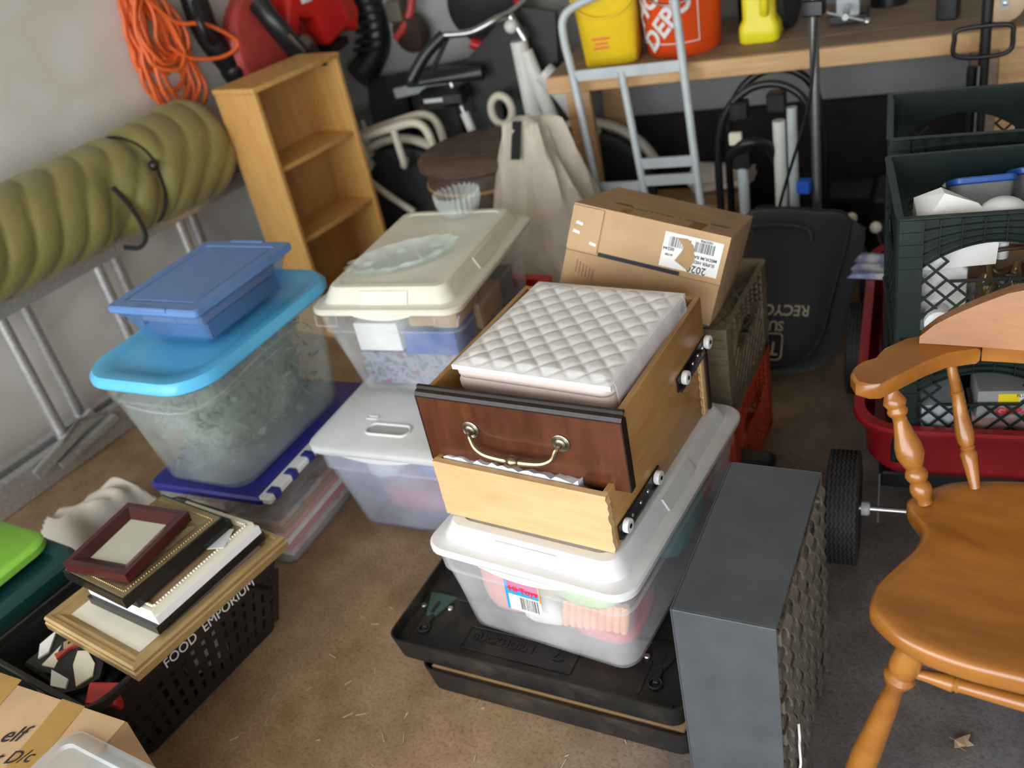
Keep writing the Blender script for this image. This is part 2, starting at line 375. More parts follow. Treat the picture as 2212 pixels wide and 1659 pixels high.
# ------------------------------------------------------------------ two black plastic trays on the floor
def tray(loc, rz, w, d, h, fl, label, deco):
    t = thing('plastic_tray', label, 'tray', loc, rz, 'black plastic trays')
    hx, hy = w/2, d/2
    g = MB()
    out = [rr(hx-.008, hy-.008, .03, 0, hx, hy), rr(hx, hy, .03, h, hx, hy), rr(hx-.004, hy-.004, .027, h, hx, hy), rr(hx-.007, hy-.007, .025, fl+.004, hx, hy), rr(hx-.03, hy-.03, .02, fl, hx, hy)]
    g.loft(out); g.build('pan', M['tray'], t)
    return t
tl = tray((-1.178, .849, 0), 9, .60, .62, .067, .03, 'lower black plastic tray lying on the floor with cardboard in it', 0)
g = MB(); g.bev(.02, .58, .015, .60, .032, .061, .003); o = g.build('cardboard_sheet', M['kraft'], tl, label='corrugated cardboard lying in the tray')
tu = tray((-1.252, .846, .067), 9, .66, .80, .058, .028, 'upper black plastic tray under the white-lidded bin', 1)
FL = .028
def latch(x, y):
    g = MB(); g.slab([(-.011, -.02), (.011, -.02), (.034, .045), (-.034, .045)], (x, y, FL+.0005), (1,0,0), (0,1,0), (0,0,.004)); g.build('latch_tab', M['tabgreen' if x < .3 else 'tray'], tu)
    g = MB(); g.box(x-.004, x+.004, y-.012, y+.022, FL+.0045, FL+.0060); g.box(x-.026, x-.018, y-.085, y+.012, FL+.0005, FL+.0015); g.build('slot', M['black'], tu, None)
    g = MB(); g.tube(arc((x+.004, y-.055), .013, 0, 360, 12, 'xy', FL+.003)[:-1], .003, 6, True); g.bev(x-.002, x+.01, y-.055, y-.015, FL+.0005, FL+.006, .002); g.build('latch_arm', M['tray'], tu)
    for dx, dy in ((-.032, .005), (.034, .012)):
        g = MB(); g.lathe([(.007, 0), (.007, .003), (.005, .005)], 10, (x+dx, y+dy, FL+.0005)); g.build('rivet', M['rivet'], tu)
latch(.046, .125); latch(.575, .125)
g = MB(); g.tube([(.155, .045, FL+.001), (.155, .105, FL+.001), (.41, .105, FL+.001), (.41, .045, FL+.001)], .0016, 5, True); g.build('label_plate', M['tray'], tu)
text_mesh('lettering', 'BUCKHORN', .026, M['tray'], tu, (.24, .080, FL+.001), depth=.0015, bold=.0006, label='raised maker lettering')
g = MB()
for k in range(3):
    a = math.radians(90+120*k); b2 = math.radians(90+120*(k+1)); p = Vector((.37+.015*math.cos(a), .078+.015*math.sin(a), FL+.0015)); q = Vector((.37+.015*math.cos(b2), .078+.015*math.sin(b2), FL+.0015))
    g.bar(p+(q-p)*.1, p+(q-p)*.78, .0025, .0035)
g.build('recycling_mark', M['tray'], tu, None)
for k in range(4):
    g = MB(); y = .165+k*.15; g.bev(.02, .64, y, y+.012, FL+.0002, FL+.003, .001); g.build('rib', M['tray'], tu)
g = MB(); g.bev(.03, .63, .018, .032, FL+.0002, FL+.005, .002); g.build('rib', M['tray'], tu)
# ------------------------------------------------------------------ generic storage bin
def storage_bin(t, bw, bd, tw, td, h, r, body, ribs=True, name='tub', feet=0):
    g = MB(); th = .003
    rings = [rr(bw/2-.012, bd/2-.012, r*.7, feet), rr(bw/2, bd/2, r, .014+feet)]
    zs = [.3, .8]
    for f in zs: rings.append(rr(bw/2+(tw-bw)/2*f, bd/2+(td-bd)/2*f, r, h*f))
    rings += [rr(tw/2+.004, td/2+.004, r, h*.805), rr(tw/2+.006, td/2+.006, r, h)]
    g.loft(rings, True, False)
    inn = [rr(tw/2+.003, td/2+.003, r, h), rr(tw/2, td/2, r, h*.81), rr(bw/2-th, bd/2-th, r, .017+feet)]
    g.loft(list(reversed(inn)), True, False)
    return g.build(name, body, t)
def lid_raised(t, w, d, z, top, r, mat, inset=.045, notch=True, rim=.018):
    "lid with a flange, sloped skirt and a flat raised plateau"
    g = MB(); hx, hy = w/2, d/2
    g.loft([rr(hx-.004, hy-.004, r, z-rim, n=6), rr(hx, hy, r, z-rim+.004, n=6), rr(hx, hy, r, z-.004, n=6), rr(hx-.004, hy-.004, r, z, n=6), rr(hx-.020, hy-.020, r*.9, z+.001, n=6), rr(hx-.026, hy-.026, r*.9, z+.004, n=6), rr(hx-inset+.006, hy-inset+.006, r*.8, z+top-.008, n=6), rr(hx-inset, hy-inset, r*.7, z+top-.001, n=6), rr(hx-inset-.006, hy-inset-.006, r*.7, z+top, n=6), rr(hx-inset-.018, hy-inset-.018, r*.6, z+top, n=6), rr(hx-inset-.021, hy-inset-.021, r*.6, z+top-.003, n=6)])
    o = g.build('lid', mat, t, 32)
    if notch:   # shallow raised panels moulded into the sloping skirt
        for sx, sy in ((0, -1), (0, 1), (1, 0), (-1, 0)):
            g = MB(); h_ = hy if sy else hx; L = .07
            e0, e1, z0, z1 = h_-.0255, h_-inset+.0065, z+.0035, z+top-.0085
            nrm = Vector((z1-z0, e0-e1)).normalized()*.004
            def P_(a, e, zz): return (a, sy*e, zz) if sy else (sx*e, a, zz)
            g.loft([[P_(a, e0-.001, z0), P_(a, e1-.001, z1), P_(a*.97, e1+nrm.x, z1+nrm.y*.3), P_(a*.97, e0+nrm.x, z0+.001)] for a in (-L, L)])
            g.build('lid_panel', mat, o, None)
    return o
def grip(o, w, d, z, mat, drop=.016, half=.095, side=-1):
    g = MB(); pts = [(x*half, -drop*(1-x*x)) for x in [i/8 for i in range(-8, 9)]]
    poly = [(p[0], p[1]) for p in pts]+[(half, .004), (-half, .004)]
    g.slab(poly, (0, side*d/2, z), (1,0,0), (0,0,1), (0, -side*.004, 0)); return g.build('lid_grip', mat, o, 40)
# ---- front bin (white lid, mixed toys)
b1 = thing('storage_bin', 'frosted bin with domed white lid, holding toys, standing on the black tray', 'storage bin', (-.948, 1.268, .096), 4.2)
storage_bin(b1, .39, .56, .425, .60, .232, .04, M['frost'])
l1 = lid_raised(b1, .461, .632, .252, .037, .045, M['whitelid'])
grip(l1, .461, .632, .236, M['whitelid'])
def lump(name, mat, par, c, s, seed=0, tex=.25, label=None):
    rnd = random.Random(seed); g = MB(); ph = [rnd.uniform(0, 6) for _ in range(6)]
    seg, rg = 16, 9; rings = []
    for i in [.12]+list(range(1, rg))+[rg-.12]:
        th = PI*i/rg; ring = []
        for q in range(seg):
            a = 2*PI*q/seg; k = 1+tex*(.5*math.sin(3*a+ph[0]+2*th)+.5*math.sin(5*th+ph[1])*math.cos(2*a+ph[2]))
            x, y, z = math.sin(th)*math.cos(a), math.sin(th)*math.sin(a), -math.cos(th)
            f = lambda v: math.copysign(abs(v)**.7, v)
            ring.append((c[0]+s[0]*f(x)*k, c[1]+s[1]*f(y)*k, c[2]+s[2]*f(z)*min(k, 1.05)))
        rings.append(ring)
    g.loft(rings); return g.build(name, mat, par, 60, label)
M['c_pink'] = plastic('pink', (.72, .30, .27), .5); M['c_salmon'] = plastic('salmon', (.88, .42, .24), .5); M['c_green'] = plastic('pale green', (.50, .66, .34), .5); M['c_yel'] = plastic('pale yellow', (.80, .68, .26), .5)
M['c_grey'] = plastic('grey', (.16, .16, .17), .5); M['c_teal'] = plastic('teal', (.12, .36, .40), .5); M['c_rose'] = plastic('rose', (.58, .10, .12), .5); M['c_blue'] = plastic('mid blue', (.04, .10, .42), .5)
def inside(name, label, cat, mat, c, s, root, seed, tex=.12, group=None):
    "a thing lying inside a bin, in the bin's frame"
    t = root; m4 = Matrix.Translation(t.location) @ Matrix.Rotation(t.rotation_euler.z, 4, 'Z')
    o = lump(name, mat, None, c, s, seed, tex); o.matrix_world = m4
    return tag(o, label, cat, group)
inside('toy_bottle', 'white toy bottle with red cap inside the front bin', 'toy', M['c_pink'], (-.105, -.228, .125), (.055, .033, .088), b1, 3, .05)
inside('toy_bag', 'dark grey plush toy inside the front bin left corner', 'toy', M['c_grey'], (-.09, -.10, .08), (.08, .12, .06), b1, 4)
inside('toy_bag', 'green packet of party toys inside the front bin', 'toy', M['c_green'], (.085, -.185, .172), (.095, .085, .042), b1, 5)
inside('toy_bag', 'yellow packet behind the bin sticker', 'toy', M['c_yel'], (-.01, -.20, .16), (.045, .06, .05), b1, 6)
for k in range(9):
    o = MB(); o.tube([(0, 0, 0), (.002, -.004, .04), (0, 0, .075)], [.0085, .0095, .008], 8); o = o.build('toy_finger', M['c_salmon'], None, 60)
    m4 = Matrix.Translation(b1.location) @ Matrix.Rotation(b1.rotation_euler.z, 4, 'Z') @ Matrix.Translation((.035+.015*k, -.247+.0025*k, .06)) @ Matrix.Rotation(.18, 4, 'Y')
    o.matrix_world = m4; tag(o, 'salmon foam toy stick in a row inside the front bin', 'toy', 'salmon foam sticks in the front bin')
inside('toy_bag', 'pale grey wrapped toy low in the middle of the front bin', 'toy', M['paper'], (-.03, -.205, .055), (.055, .045, .036), b1, 14)
inside('toy_bag', 'dark rose toy at the bottom right corner of the front bin', 'toy', M['c_rose'], (.10, -.16, .045), (.08, .09, .026), b1, 8)
inside('toy_bag', 'teal toy packet along the right side of the front bin', 'toy', M['c_teal'], (.12, .08, .12), (.07, .10, .09), b1, 9)
inside('toy_bag', 'red toy packet at the far end of the front bin', 'toy', M['c_rose'], (.10, .20, .09), (.07, .06, .07), b1, 10)
inside('toy_bag', 'blue toy packet far left in the front bin', 'toy', M['c_blue'], (-.08, .14, .09), (.08, .10, .07), b1, 11)
# sticker on the front of the bin
st = bpy.data.objects.new('price_label', None); C.objects.link(st); st.parent = b1; st.location = (-.012, -.3035, .182); st.rotation_euler = (math.radians(86), 0, 0); st['label'] = 'bright paper label with barcode and toy lettering'
def slabp(name, x0, x1, y0, y1, d, mat, par): g = MB(); g.box(x0, x1, y0, y1, 0, d); return g.build(name, mat, par, None)
M['magenta'] = plastic('magenta print', (.50, .04, .22), .5, 0); M['cyan'] = plastic('cyan print', (.02, .30, .62), .5, 0); M['redprint'] = plastic('red print', (.75, .02, .03), .5, 0); M['oprint'] = plastic('orange print', (.9, .35, .03), .5, 0)
slabp('label_paper', -.040, .040, -.05, .032, .0008, M['paper'], st)
slabp('label_band', -.040, -.034, -.05, .032, .0012, M['cyan'], st); slabp('label_band', -.034, .037, .002, .032, .0012, M['magenta'], st); slabp('label_band', -.034, .037, -.010, .002, .0012, M['cyan'], st); slabp('label_band', .037, .040, -.016, .032, .0012, M['oprint'], st)
text_mesh('lettering', 'HI Toys', .020, M['redprint'], st, (.002, .004, .0014), depth=.0003, bold=.0006)
x = -.008
while x < .034:
    w_ = random.choice([.0007, .0011, .0018]); slabp('barcode_bar', x, x+w_, -.044, -.014, .0011, M['ink'], st); x += w_+random.choice([.0008, .0014])
# ------------------------------------------------------------------ lower drawer (turned back to front)
dl = thing('wooden_drawer', 'bare birch-backed drawer turned backwards, lower of the two, resting on the white lid', 'drawer', (-1.133, 1.006, .3865), 4.5, 'bedside table drawers')
w_, L_, h_ = .382, .488, .133
def jag(n, amp, seed):
    r = random.Random(seed); return [r.uniform(-amp, amp) for _ in range(n)]
g = MB(); js = jag(15, .0025, 1)
poly = [(0, 0), (0, h_)]; poly = [(.002+abs(js[i])*.6, h_*i/14) for i in range(15)]+[(w_-.001+js[14-i], h_*(14-i)/14) for i in range(15)]
g.slab(poly, (0, 0, 0), (1,0,0), (0,0,1), (0, .013, 0)); g.build('back_board', M['birch'], dl, 20)
for x0 in (.002, w_-.014):
    g = MB(); g.bev(x0, x0+.012, .0135, .455, 0, h_, .0015); g.build('side_board', M['oak'], dl, 30)
g = MB(); g.box(.014, w_-.014, .0135, .455, .008, .012); g.build('bottom_board', M['birch'], dl, None)
g = MB(); g.bev(-.004, w_+.004, .456, .475, -.0, h_+.02, .002); g.build('front_board', M['birch'], dl, 30)
g = MB(); g.bev(-.016, w_+.008, .4755, .490, -.0, h_+.028, .003); g.build('face_board', M['darkedge'], dl, 30, 'dark stained drawer face at the far end')
g = MB()
for k in range(6): g.slab([(0, -.006), (.010, -.009), (.010, .009), (0, .006)], (w_-.0012, .449, .015+k*.021), (0, 1, 0), (0, 0, 1), (.0022, 0, 0))
g.build('dovetail', M['birch'], dl, None)
def runner(par, x, y0, y1, z, rollers, flip=False):
    g = MB(); g.bev(x, x+.004, y0, y1, z-.017, z+.017, .001); r = g.build('runner', M['runner'], par, 30)
    g = MB(); g.box(x+.004, x+.009, y0, y1, z-.017, z-.014); g.build('runner_lip', M['steel'], r, None)
    for y in rollers:
        g = MB(); g.lathe([(.0135, 0), (.0145, .002), (.0145, .009), (.0135, .011)], 20, (x+.005, y, z+.004), (1, 0, 0)); ro = g.build('roller', M['nylon'], r)
        g = MB(); g.lathe([(.0045, 0), (.0045, .0015), (.002, .002)], 10, (x+.016, y, z+.004), (1, 0, 0)); g.build('roller_pin', M['runner'], ro)
    for f in (.30, .5, .68, .85):
        y = y0+(y1-y0)*f; g = MB(); g.lathe([(.0042, 0), (.0036, .0016), (.001, .002)], 10, (x+.004, y, z-.002), (1, 0, 0)); g.build('screw', M['steel'], r)
runner(dl, w_-.0015, .022, .212, .030, (.044, .190))
# white plastic bag in the lower drawer
M['polybag'] = plastic('white poly bag', (.80, .84, .90), .3, .03)
g = MB(); rows = []
rnd = random.Random(3)
for j in range(13):
    y = .018+.43*j/12; rows.append([(.018+.30*i/26, y, .097+.026*math.sin(min(1, j/3)*PI/2)*0+.02*math.exp(-j*.8)+.006*rnd.uniform(-1, 1)+(.020 if j < 2 else .01)) for i in range(27)])
top = rows; bot = [[(x, y, .02) for x, y, z in r_] for r_ in rows]
g.loft([[*r_, *[(x, y, .03) for x, y, z in reversed(r_)]] for r_ in rows]); o = g.build('plastic_bag', M['polybag'], None, 60)
o.matrix_world = Matrix.Translation(dl.location) @ Matrix.Rotation(dl.rotation_euler.z, 4, 'Z'); tag(o, 'crumpled white plastic bag peeking out of the lower drawer', 'bag')
# ------------------------------------------------------------------ upper drawer with mahogany front
du = thing('wooden_drawer', 'mahogany-fronted drawer with brass bail handle, on top of the stack', 'drawer', (-1.150, 1.027, .5195), 6.8, 'bedside table drawers')
zb = -.0145
g = MB(); prof = [(0, 0), (0, .150), (-.0, .152), (.004, .158), (.012, .160), (.013, .166), (.019, .166), (.019, 0)]
g.loft([[(x, y, zb+z) for y, z in prof] for x in (.003, .425)]); g.build('front_panel', M['mahog'], du, 25)
g = MB(); g.loft([[(x, y, zb+z) for y, z in [(-.0006, .149), (-.0006, .1525), (.0034, .1587), (.0115, .1608), (.0124, .1668), (.0195, .1668), (.0195, .164), (.0135, .162), (.0125, .158), (.005, .156)]] for x in (.0, .428)])
g.box(.4252, .4280, -.0004, .0195, zb, zb+.152); g.box(0, .0028, -.0004, .0195, zb, zb+.152); g.build('edge_moulding', M['darkedge'], du, 25)
for x0 in (.006, .403):
    g = MB(); g.bev(x0, x0+.012, .0195, .460, 0, .136, .0015); g.build('side_board', M['oak'], du, 30)
g = MB(); g.bev(.0182, .4028, .447, .459, 0, .136, .0015); g.build('back_board', M['oak'], du, 30)
g = MB(); g.box(.0182, .4028, .0197, .446, .008, .012); g.build('bottom_board', M['birch'], du, None)
runner(du, .4148, .285, .462, .028, (.312, .452))
# handle
for x in (.112, .303):
    g = MB(); g.lathe([(.0185, 0), (.0185, .0012), (.0165, .0025), (.0150, .0016), (.0135, .0030), (.0115, .0022), (.0105, .0042), (.008, .0055), (.0055, .006), (.0050, .012), (.0035, .014), (.001, .0145)], 28, (x, -.0008, zb+.089), (0, -1, 0)); g.build('rosette', M['pewter'], du)
hp = smooth_path([(.1135, -.0105, zb+.086), (.117, -.016, zb+.082), (.126, -.02, zb+.064), (.146, -.024, zb+.054), (.175, -.026, zb+.051), (.2075, -.026, zb+.050), (.24, -.026, zb+.051), (.269, -.024, zb+.054), (.289, -.02, zb+.064), (.298, -.016, zb+.082), (.3015, -.0105, zb+.086)], 5)
g = MB(); n = len(hp); g.tube(hp, [.0036+.0026*math.sin(PI*i/(n-1)) for i in range(n)], 8); hb = g.build('bail_handle', M['brass'], du, 30)
g = MB(); g.lathe([(.005, -.015), (.0085, -.013), (.007, -.0105), (.009, -.008), (.0115, -.003), (.012, 0), (.0115, .003), (.009, .008), (.007, .0105), (.0085, .013), (.005, .015)], 16, (.2075, -.026, zb+.050), (1, 0, 0)); g.build('bead', M['brass'], hb)
# ------------------------------------------------------------------ quilted pads in the upper drawer
m, nt, b = _mat('quilted white satin'); b.inputs['Base Color'].default_value = (.82, .80, .77, 1); b.inputs['Roughness'].default_value = .32; b.inputs['Coat Weight'].default_value = .5; b.inputs['Coat Roughness'].default_value = .12
bump(nt, b, noise(nt, coords(nt), 90, 3, .7), .35, .002); M['quilt'] = m
M['padpink'] = fabric('pale pink pad edge', (.74, .60, .54), .04); M['film'] = clearp('clear film', (.9, .9, .95), .28, .08)
qo = Matrix.Translation(du.location) @ Matrix.Rotation(du.rotation_euler.z, 4, 'Z')
x0, x1, y0, y1 = .054, .396, .066, .418
qo = qo @ Matrix.Translation((.225, .242, 0)) @ Matrix.Rotation(math.radians(-2.5), 4, 'Z') @ Matrix.Translation((-.225, -.242, 0))
for k in range(5):
    g = MB(); z = .0125+k*.0315 if k < 4 else .1390; th = .0305 if k < 4 else .0170
    q = .003*random.uniform(-1, 1)
    cx, cy, hx, hy = (x0+x1)/2+q, (y0+y1)/2+q, (x1-x0)/2-.002, (y1-y0)/2-.002
    g.loft([rr(hx-.004, hy-.004, .02, z, cx, cy), rr(hx, hy, .022, z+th*.3, cx, cy), rr(hx, hy, .022, z+th*.7, cx, cy), rr(hx-.004, hy-.004, .02, z+th, cx, cy)])
    for zz in (.35, .65): pass
    o = g.build('folded_pad', M['padpink'], None, 50); o.matrix_world = qo; tag(o, ['pale folded pad at the bottom of the upper drawer, lowest', 'pale folded pad second from the bottom in the upper drawer', 'pale folded pad in the middle of the drawer stack', 'pale folded pad second from the top of the drawer stack', 'thin pale pad just under the quilted mattress pad'][k], 'pad', 'folded pads in the upper drawer')
g = MB(); n, mm = 110, 110; zt = .167; rows = []
def qh(u, v):   # diamond quilting: pillows between diagonal stitch lines
    p, q = (u*9.2+v*9.2), (u*9.2-v*9.2)
    s_ = abs(math.sin(PI*p/1.4))*abs(math.sin(PI*q/1.4)); e = min(1, min(u, 1-u, v, 1-v)*14)
    return .0045*min(1, s_**.45*1.15)*e+.003*e
for j in range(mm+1):
    v = j/mm; rows.append([(x0+.001+(x1-x0-.002)*i/n, y0+(y1-y0)*v, zt+qh(i/n, v)) for i in range(n+1)])
g.loft(rows, False, False, False)
per = [rows[0][i] for i in range(n+1)]+[rows[j][n] for j in range(1, mm+1)]+[rows[mm][i] for i in range(n-1, -1, -1)]+[rows[j][0] for j in range(mm-1, 0, -1)]
g.loft([per, [(x, y, zt-.004) for x, y, z in per], [(x, y, zt-.010) for x, y, z in per]], False, True)
bmesh.ops.remove_doubles(g.bm, verts=g.bm.verts, dist=.0001)
pad = g.build('mattress_pad', M['quilt'], None, 55); pad.matrix_world = qo; tag(pad, 'white diamond-quilted mattress pad in clear plastic on top of the drawer stack', 'mattress pad')
g = MB(); rnd = random.Random(5); R_ = []
for j in range(25):
    y = y0+.01+(y1-y0-.03)*j/24; wv = .003*math.sin(j*1.1)+.002*rnd.uniform(-1, 1)
    R_.append([(x1+.001, y, zt+.006+wv*.4), (x1+.005+wv*.6, y, zt-.004), (x1+.007+wv*.4, y, zt-.022), (x1+.006, y, zt-.042+wv), (x1+.0055, y, zt-.042+wv), (x1+.0045+wv*.3, y, zt-.022), (x1+.003, y, zt-.004), (x1-.0, y, zt+.005+wv*.4)])
g.loft(R_); o = g.build('film_wrap', M['film'], pad, 70, 'clear crinkled plastic hanging over the pad edge'); 
o.matrix_parent_inverse = Matrix.Identity(4)
# ------------------------------------------------------------------ centre stack
bb = thing('storage_bin', 'frosted bin on the floor with flat white lid and oval hand slot', 'storage bin', (-1.590, 1.470, 0), 12)
storage_bin(bb, .335, .47, .395, .545, .283, .05, M['frostb'], feet=.0)
def flat_lid(par, w, d, z, r, mat, holes, name='lid'):
    "flat slab lid with through slots: boolean-free, made of strips around the slots"
    g = MB(); hx, hy = w/2, d/2
    g.loft([rr(hx-.003, hy-.003, r, z-.022), rr(hx, hy, r, z-.018), rr(hx, hy, r, z-.004), rr(hx-.005, hy-.005, r, z)], True, True)
    return g.build(name, mat, par, 40)
lb = flat_lid(bb, .43, .585, .305, .045, M['whitelid'], [])
grip(lb, .43, .585, .285, M['whitelid'], .012, .10)
# hand slot: raised lip ring round a plate coloured as the opening's shade, and the small hanging slot
def slot(par, cx, cy, hx, hy, z, mat, dark):
    g = MB(); g.loft([rr(hx, hy, hy, z+.0004, cx, cy), rr(hx, hy, hy, z-.006, cx, cy)], False, True); 
    g2 = MB(); g2.loft([rr(hx, hy, hy*.98, z+.0006, cx, cy), rr(hx-.002, hy-.002, hy*.95, z+.0012, cx, cy)]); g2.build('slot_shade', dark, par, None)
    g = MB(); ring = rr(hx+.004, hy+.004, hy, z+.001, cx, cy); g.tube(ring, .004, 6, True); g.build('slot_lip', mat, par, 60)
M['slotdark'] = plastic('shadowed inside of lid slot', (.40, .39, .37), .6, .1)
slot(lb, -.012, -.195, .058, .018, .305, M['whitelid'], M['slotdark'])
g = MB(); g.tube(rr(.016, .006, .004, .3055, -.085, -.148), .0025, 6, True); g.build('slot_lip', M['whitelid'], lb, 60)
inside('cloth_bundle', 'rose red cloth in the bottom of the white-lidded floor bin', 'cloth', M['c_rose'], (.0, -.10, .07), (.12, .11, .045), bb, 21)
inside('cloth_bundle', 'blue bag in the white-lidded floor bin', 'cloth', M['c_blue'], (.06, -.08, .18), (.07, .09, .055), bb, 22)
inside('cloth_bundle', 'pale grey bag in the white-lidded floor bin left side', 'cloth', M['paper'], (-.09, -.10, .16), (.05, .09, .04), bb, 23)
bm_ = thing('storage_bin', 'clear bin with cream domed lid stacked on the white flat lid', 'storage bin', (-1.655, 1.655, .3075), 14.7)
storage_bin(bm_, .335, .46, .395, .535, .265, .035, M['clear'])
lm = lid_raised(bm_, .425, .57, .285, .042, .04, M['creamlid'], inset=.048)
grip(lm, .425, .57, .268, M['creamlid'], .012, .08)
for s_ in (-1, 1):
    g = MB(); g.tube([(s_*.14, -.274, .262), (s_*.14, -.280, .238), (s_*.20, -.280, .238), (s_*.206, -.270, .262)], .003, 6); g.build('clip', M['clear'], bm_)
def block(name, label, cat, mat, x0, x1, y0, y1, z0, z1, root, group=None):
    g = MB(); g.bev(x0, x1, y0, y1, z0, z1, .002); o = g.build(name, mat, None, 30)
    o.matrix_world = Matrix.Translation(root.location) @ Matrix.Rotation(root.rotation_euler.z, 4, 'Z'); return tag(o, label, cat, group)
M['c_boxblue'] = plastic('blue carton', (.03, .09, .36), .5, .1); M['c_boxbrown'] = plastic('brown carton', (.40, .22, .11), .6, .1); M['c_decor'] = blotch('printed ornaments carton', [(.16, .18, .26), (.03, .09, .08), (.34, .34, .40), (.09, .09, .20), (.30, .06, .06)], 30, .5)
block('ornament_box', 'printed ornament carton at the bottom of the cream-lidded bin', 'box', M['c_decor'], -.15, .145, -.205, -.06, .018, .115, bm_)
block('gift_box', 'blue carton lying across the cream-lidded bin', 'box', M['c_boxblue'], .0, .15, -.215, -.09, .117, .185, bm_)
block('gift_box', 'brown carton behind the blue carton in the cream-lidded bin', 'box', M['c_boxbrown'], .03, .165, -.08, .07, .117, .19, bm_)
block('gift_box', 'tan framed carton on top of the blue carton', 'box', M['kraft'], .02, .16, -.2, -.06, .192, .235, bm_)
block('tissue_bundle', 'white tissue bundle in the left of the cream-lidded bin', 'bundle', M['paper'], -.15, -.02, -.2, .0, .117, .20, bm_)
block('gift_box', 'grey carton at the far end of the cream-lidded bin', 'box', M['c_grey'], -.12, .15, .08, .20, .018, .17, bm_)
# ---- glass dishes
def fluted(name, prof, seg, amp, mat, lob):
    g = MB(); R_ = []
    for r, z, k in prof:
        R_.append([( (r+amp*k*math.cos(lob*2*PI*q/seg))*math.cos(2*PI*q/seg), (r+amp*k*math.cos(lob*2*PI*q/seg))*math.sin(2*PI*q/seg), z+(.004*k*math.cos(lob*2*PI*q/seg) if k > .9 else 0)) for q in range(seg)])
    g.loft(R_); return g.build(name, mat, None, 40)
bw_ = fluted('glass_bowl', [(.030, 0, 0), (.036, .004, .3), (.054, .020, .7), (.063, .045, .9), (.065, .070, 1.0), (.061, .070, 1.0), (.057, .045, .7), (.047, .022, .3), (.02, .012, 0)], 96, .003, M['glass'], 24)
bw_.location = (-1.672, 1.85, .6345); tag(bw_, 'fluted pressed glass bowl standing on the cream lid', 'bowl')
rd = thing('relish_dish', 'oval cut-glass relish dish with dividers lying on the cream lid', 'dish', (-1.64, 1.56, .6335), 50)
g = MB(); seg = 96; R_ = []
for k_, z, amp in [(.70, 0, 0), (.78, .003, .01), (.95, .018, .03), (1.0, .026, .045), (.965, .026, .045), (.90, .016, .02), (.74, .007, 0)]:
    R_.append([((.150*k_+.15*amp*math.cos(14*2*PI*q/seg))*math.cos(2*PI*q/seg), (.078*k_+.078*amp*math.cos(14*2*PI*q/seg))*math.sin(2*PI*q/seg), z) for q in range(seg)])
g.loft(R_); g.build('dish', M['glass2'], rd, 40)
for x in (-.045, .045):
    g = MB(); g.tube([(x, -.058, .012), (x*.8, 0, .016), (x, .058, .012)], .004, 6); g.build('divider', M['glass2'], rd)
for k in range(6):
    a = PI/3*k+.5; g = MB(); g.sphere((.105*math.cos(a), .048*math.sin(a), .012), .011, 10, 6, (1.4, .8, .6)); g.build('facet', M['glass2'], rd, 20)
# ------------------------------------------------------------------ left stack
bc = thing('storage_bin', 'low clear bin with navy and white hinged lid, at the bottom of the left stack', 'storage bin', (-1.968, 1.195, 0), 11.5)
storage_bin(bc, .345, .47, .372, .51, .246, .03, M['clear'])
g = MB(); g.loft([rr(.193, .263, .025, .240), rr(.196, .266, .025, .246), rr(.196, .266, .025, .256), rr(.19, .26, .022, .262)]); ln = g.build('lid', M['navy'], bc)
g = MB(); g.bev(.168, .206, -.262, .262, .2425, .2625, .004); hs = g.build('hinge_strip', M['whitelid'], bc, 40, 'white interlocking hinge strip along the lid edge')
for k in range(7):
    g = MB(); y = -.24+k*.075; g.bev(.180, .2085, y, y+.026, .2405, .2655, .003); g.build('hinge_tooth', M['navy'], hs, 40)
M['c_decor2'] = blotch('packed books and papers', [(.55, .47, .40), (.4, .1, .09), (.62, .56, .5), (.2, .18, .17)], 12, .6)
for k in range(6):
    block('magazine', 'flat magazine number %s from the floor inside the low clear bin' % ['one', 'two', 'three', 'four', 'five', 'six'][k], 'magazine', M[['c_decor2', 'c_rose', 'paper', 'c_pink', 'kraft', 'c_decor2'][k]], .0-.01*k*.5, .155, -.21, .17, .018+k*.020, .0355+k*.020, bc, 'magazines in the low clear bin')
block('gift_box', 'grey carton on the left inside the low clear bin', 'box', M['c_decor2'], -.155, -.02, -.21, .18, .018, .17, bc)
ba = thing('storage_bin', 'clear rounded tote with aqua lid, holding green foliage', 'storage bin', (-1.974, 1.174, .2635), 9.5)
storage_bin(ba, .295, .46, .345, .53, .340, .07, M['frost'])
M['clear2'] = clearp('smoky clear bin plastic', (.60, .64, .62), .15, .2, (.96, .98, .97)); ba.children[0].data.materials[0] = M['clear2']
g = MB(); hx, hy = .196, .298; r_ = .10; zo = .055
g.loft([rr(hx-.006, hy-.006, r_, .270+zo, n=8), rr(hx, hy, r_, .277+zo, n=8), rr(hx, hy, r_, .290+zo, n=8), rr(hx-.008, hy-.008, r_, .302+zo, n=8), rr(hx-.035, hy-.04, r_*.9, .303+zo, n=8), rr(hx-.045, hy-.05, r_*.85, .296+zo, n=8), rr(hx-.06, hy-.10, r_*.6, .295+zo, n=8)]); la = g.build('lid', M['aqua'], ba, 40)
g = MB(); path = []
for i in range(49):
    a = 2*PI*i/48; x, y = .188*math.cos(a), .278*math.sin(a)
    path.append((max(-.166, min(.166, .205*math.cos(a))), max(-.259, min(.259, .31*math.sin(a))), .270+.022*math.cos(2*a)))
g.tube(path[:-1], .003, 6, True); g.build('moulded_line', M['clear'], ba)
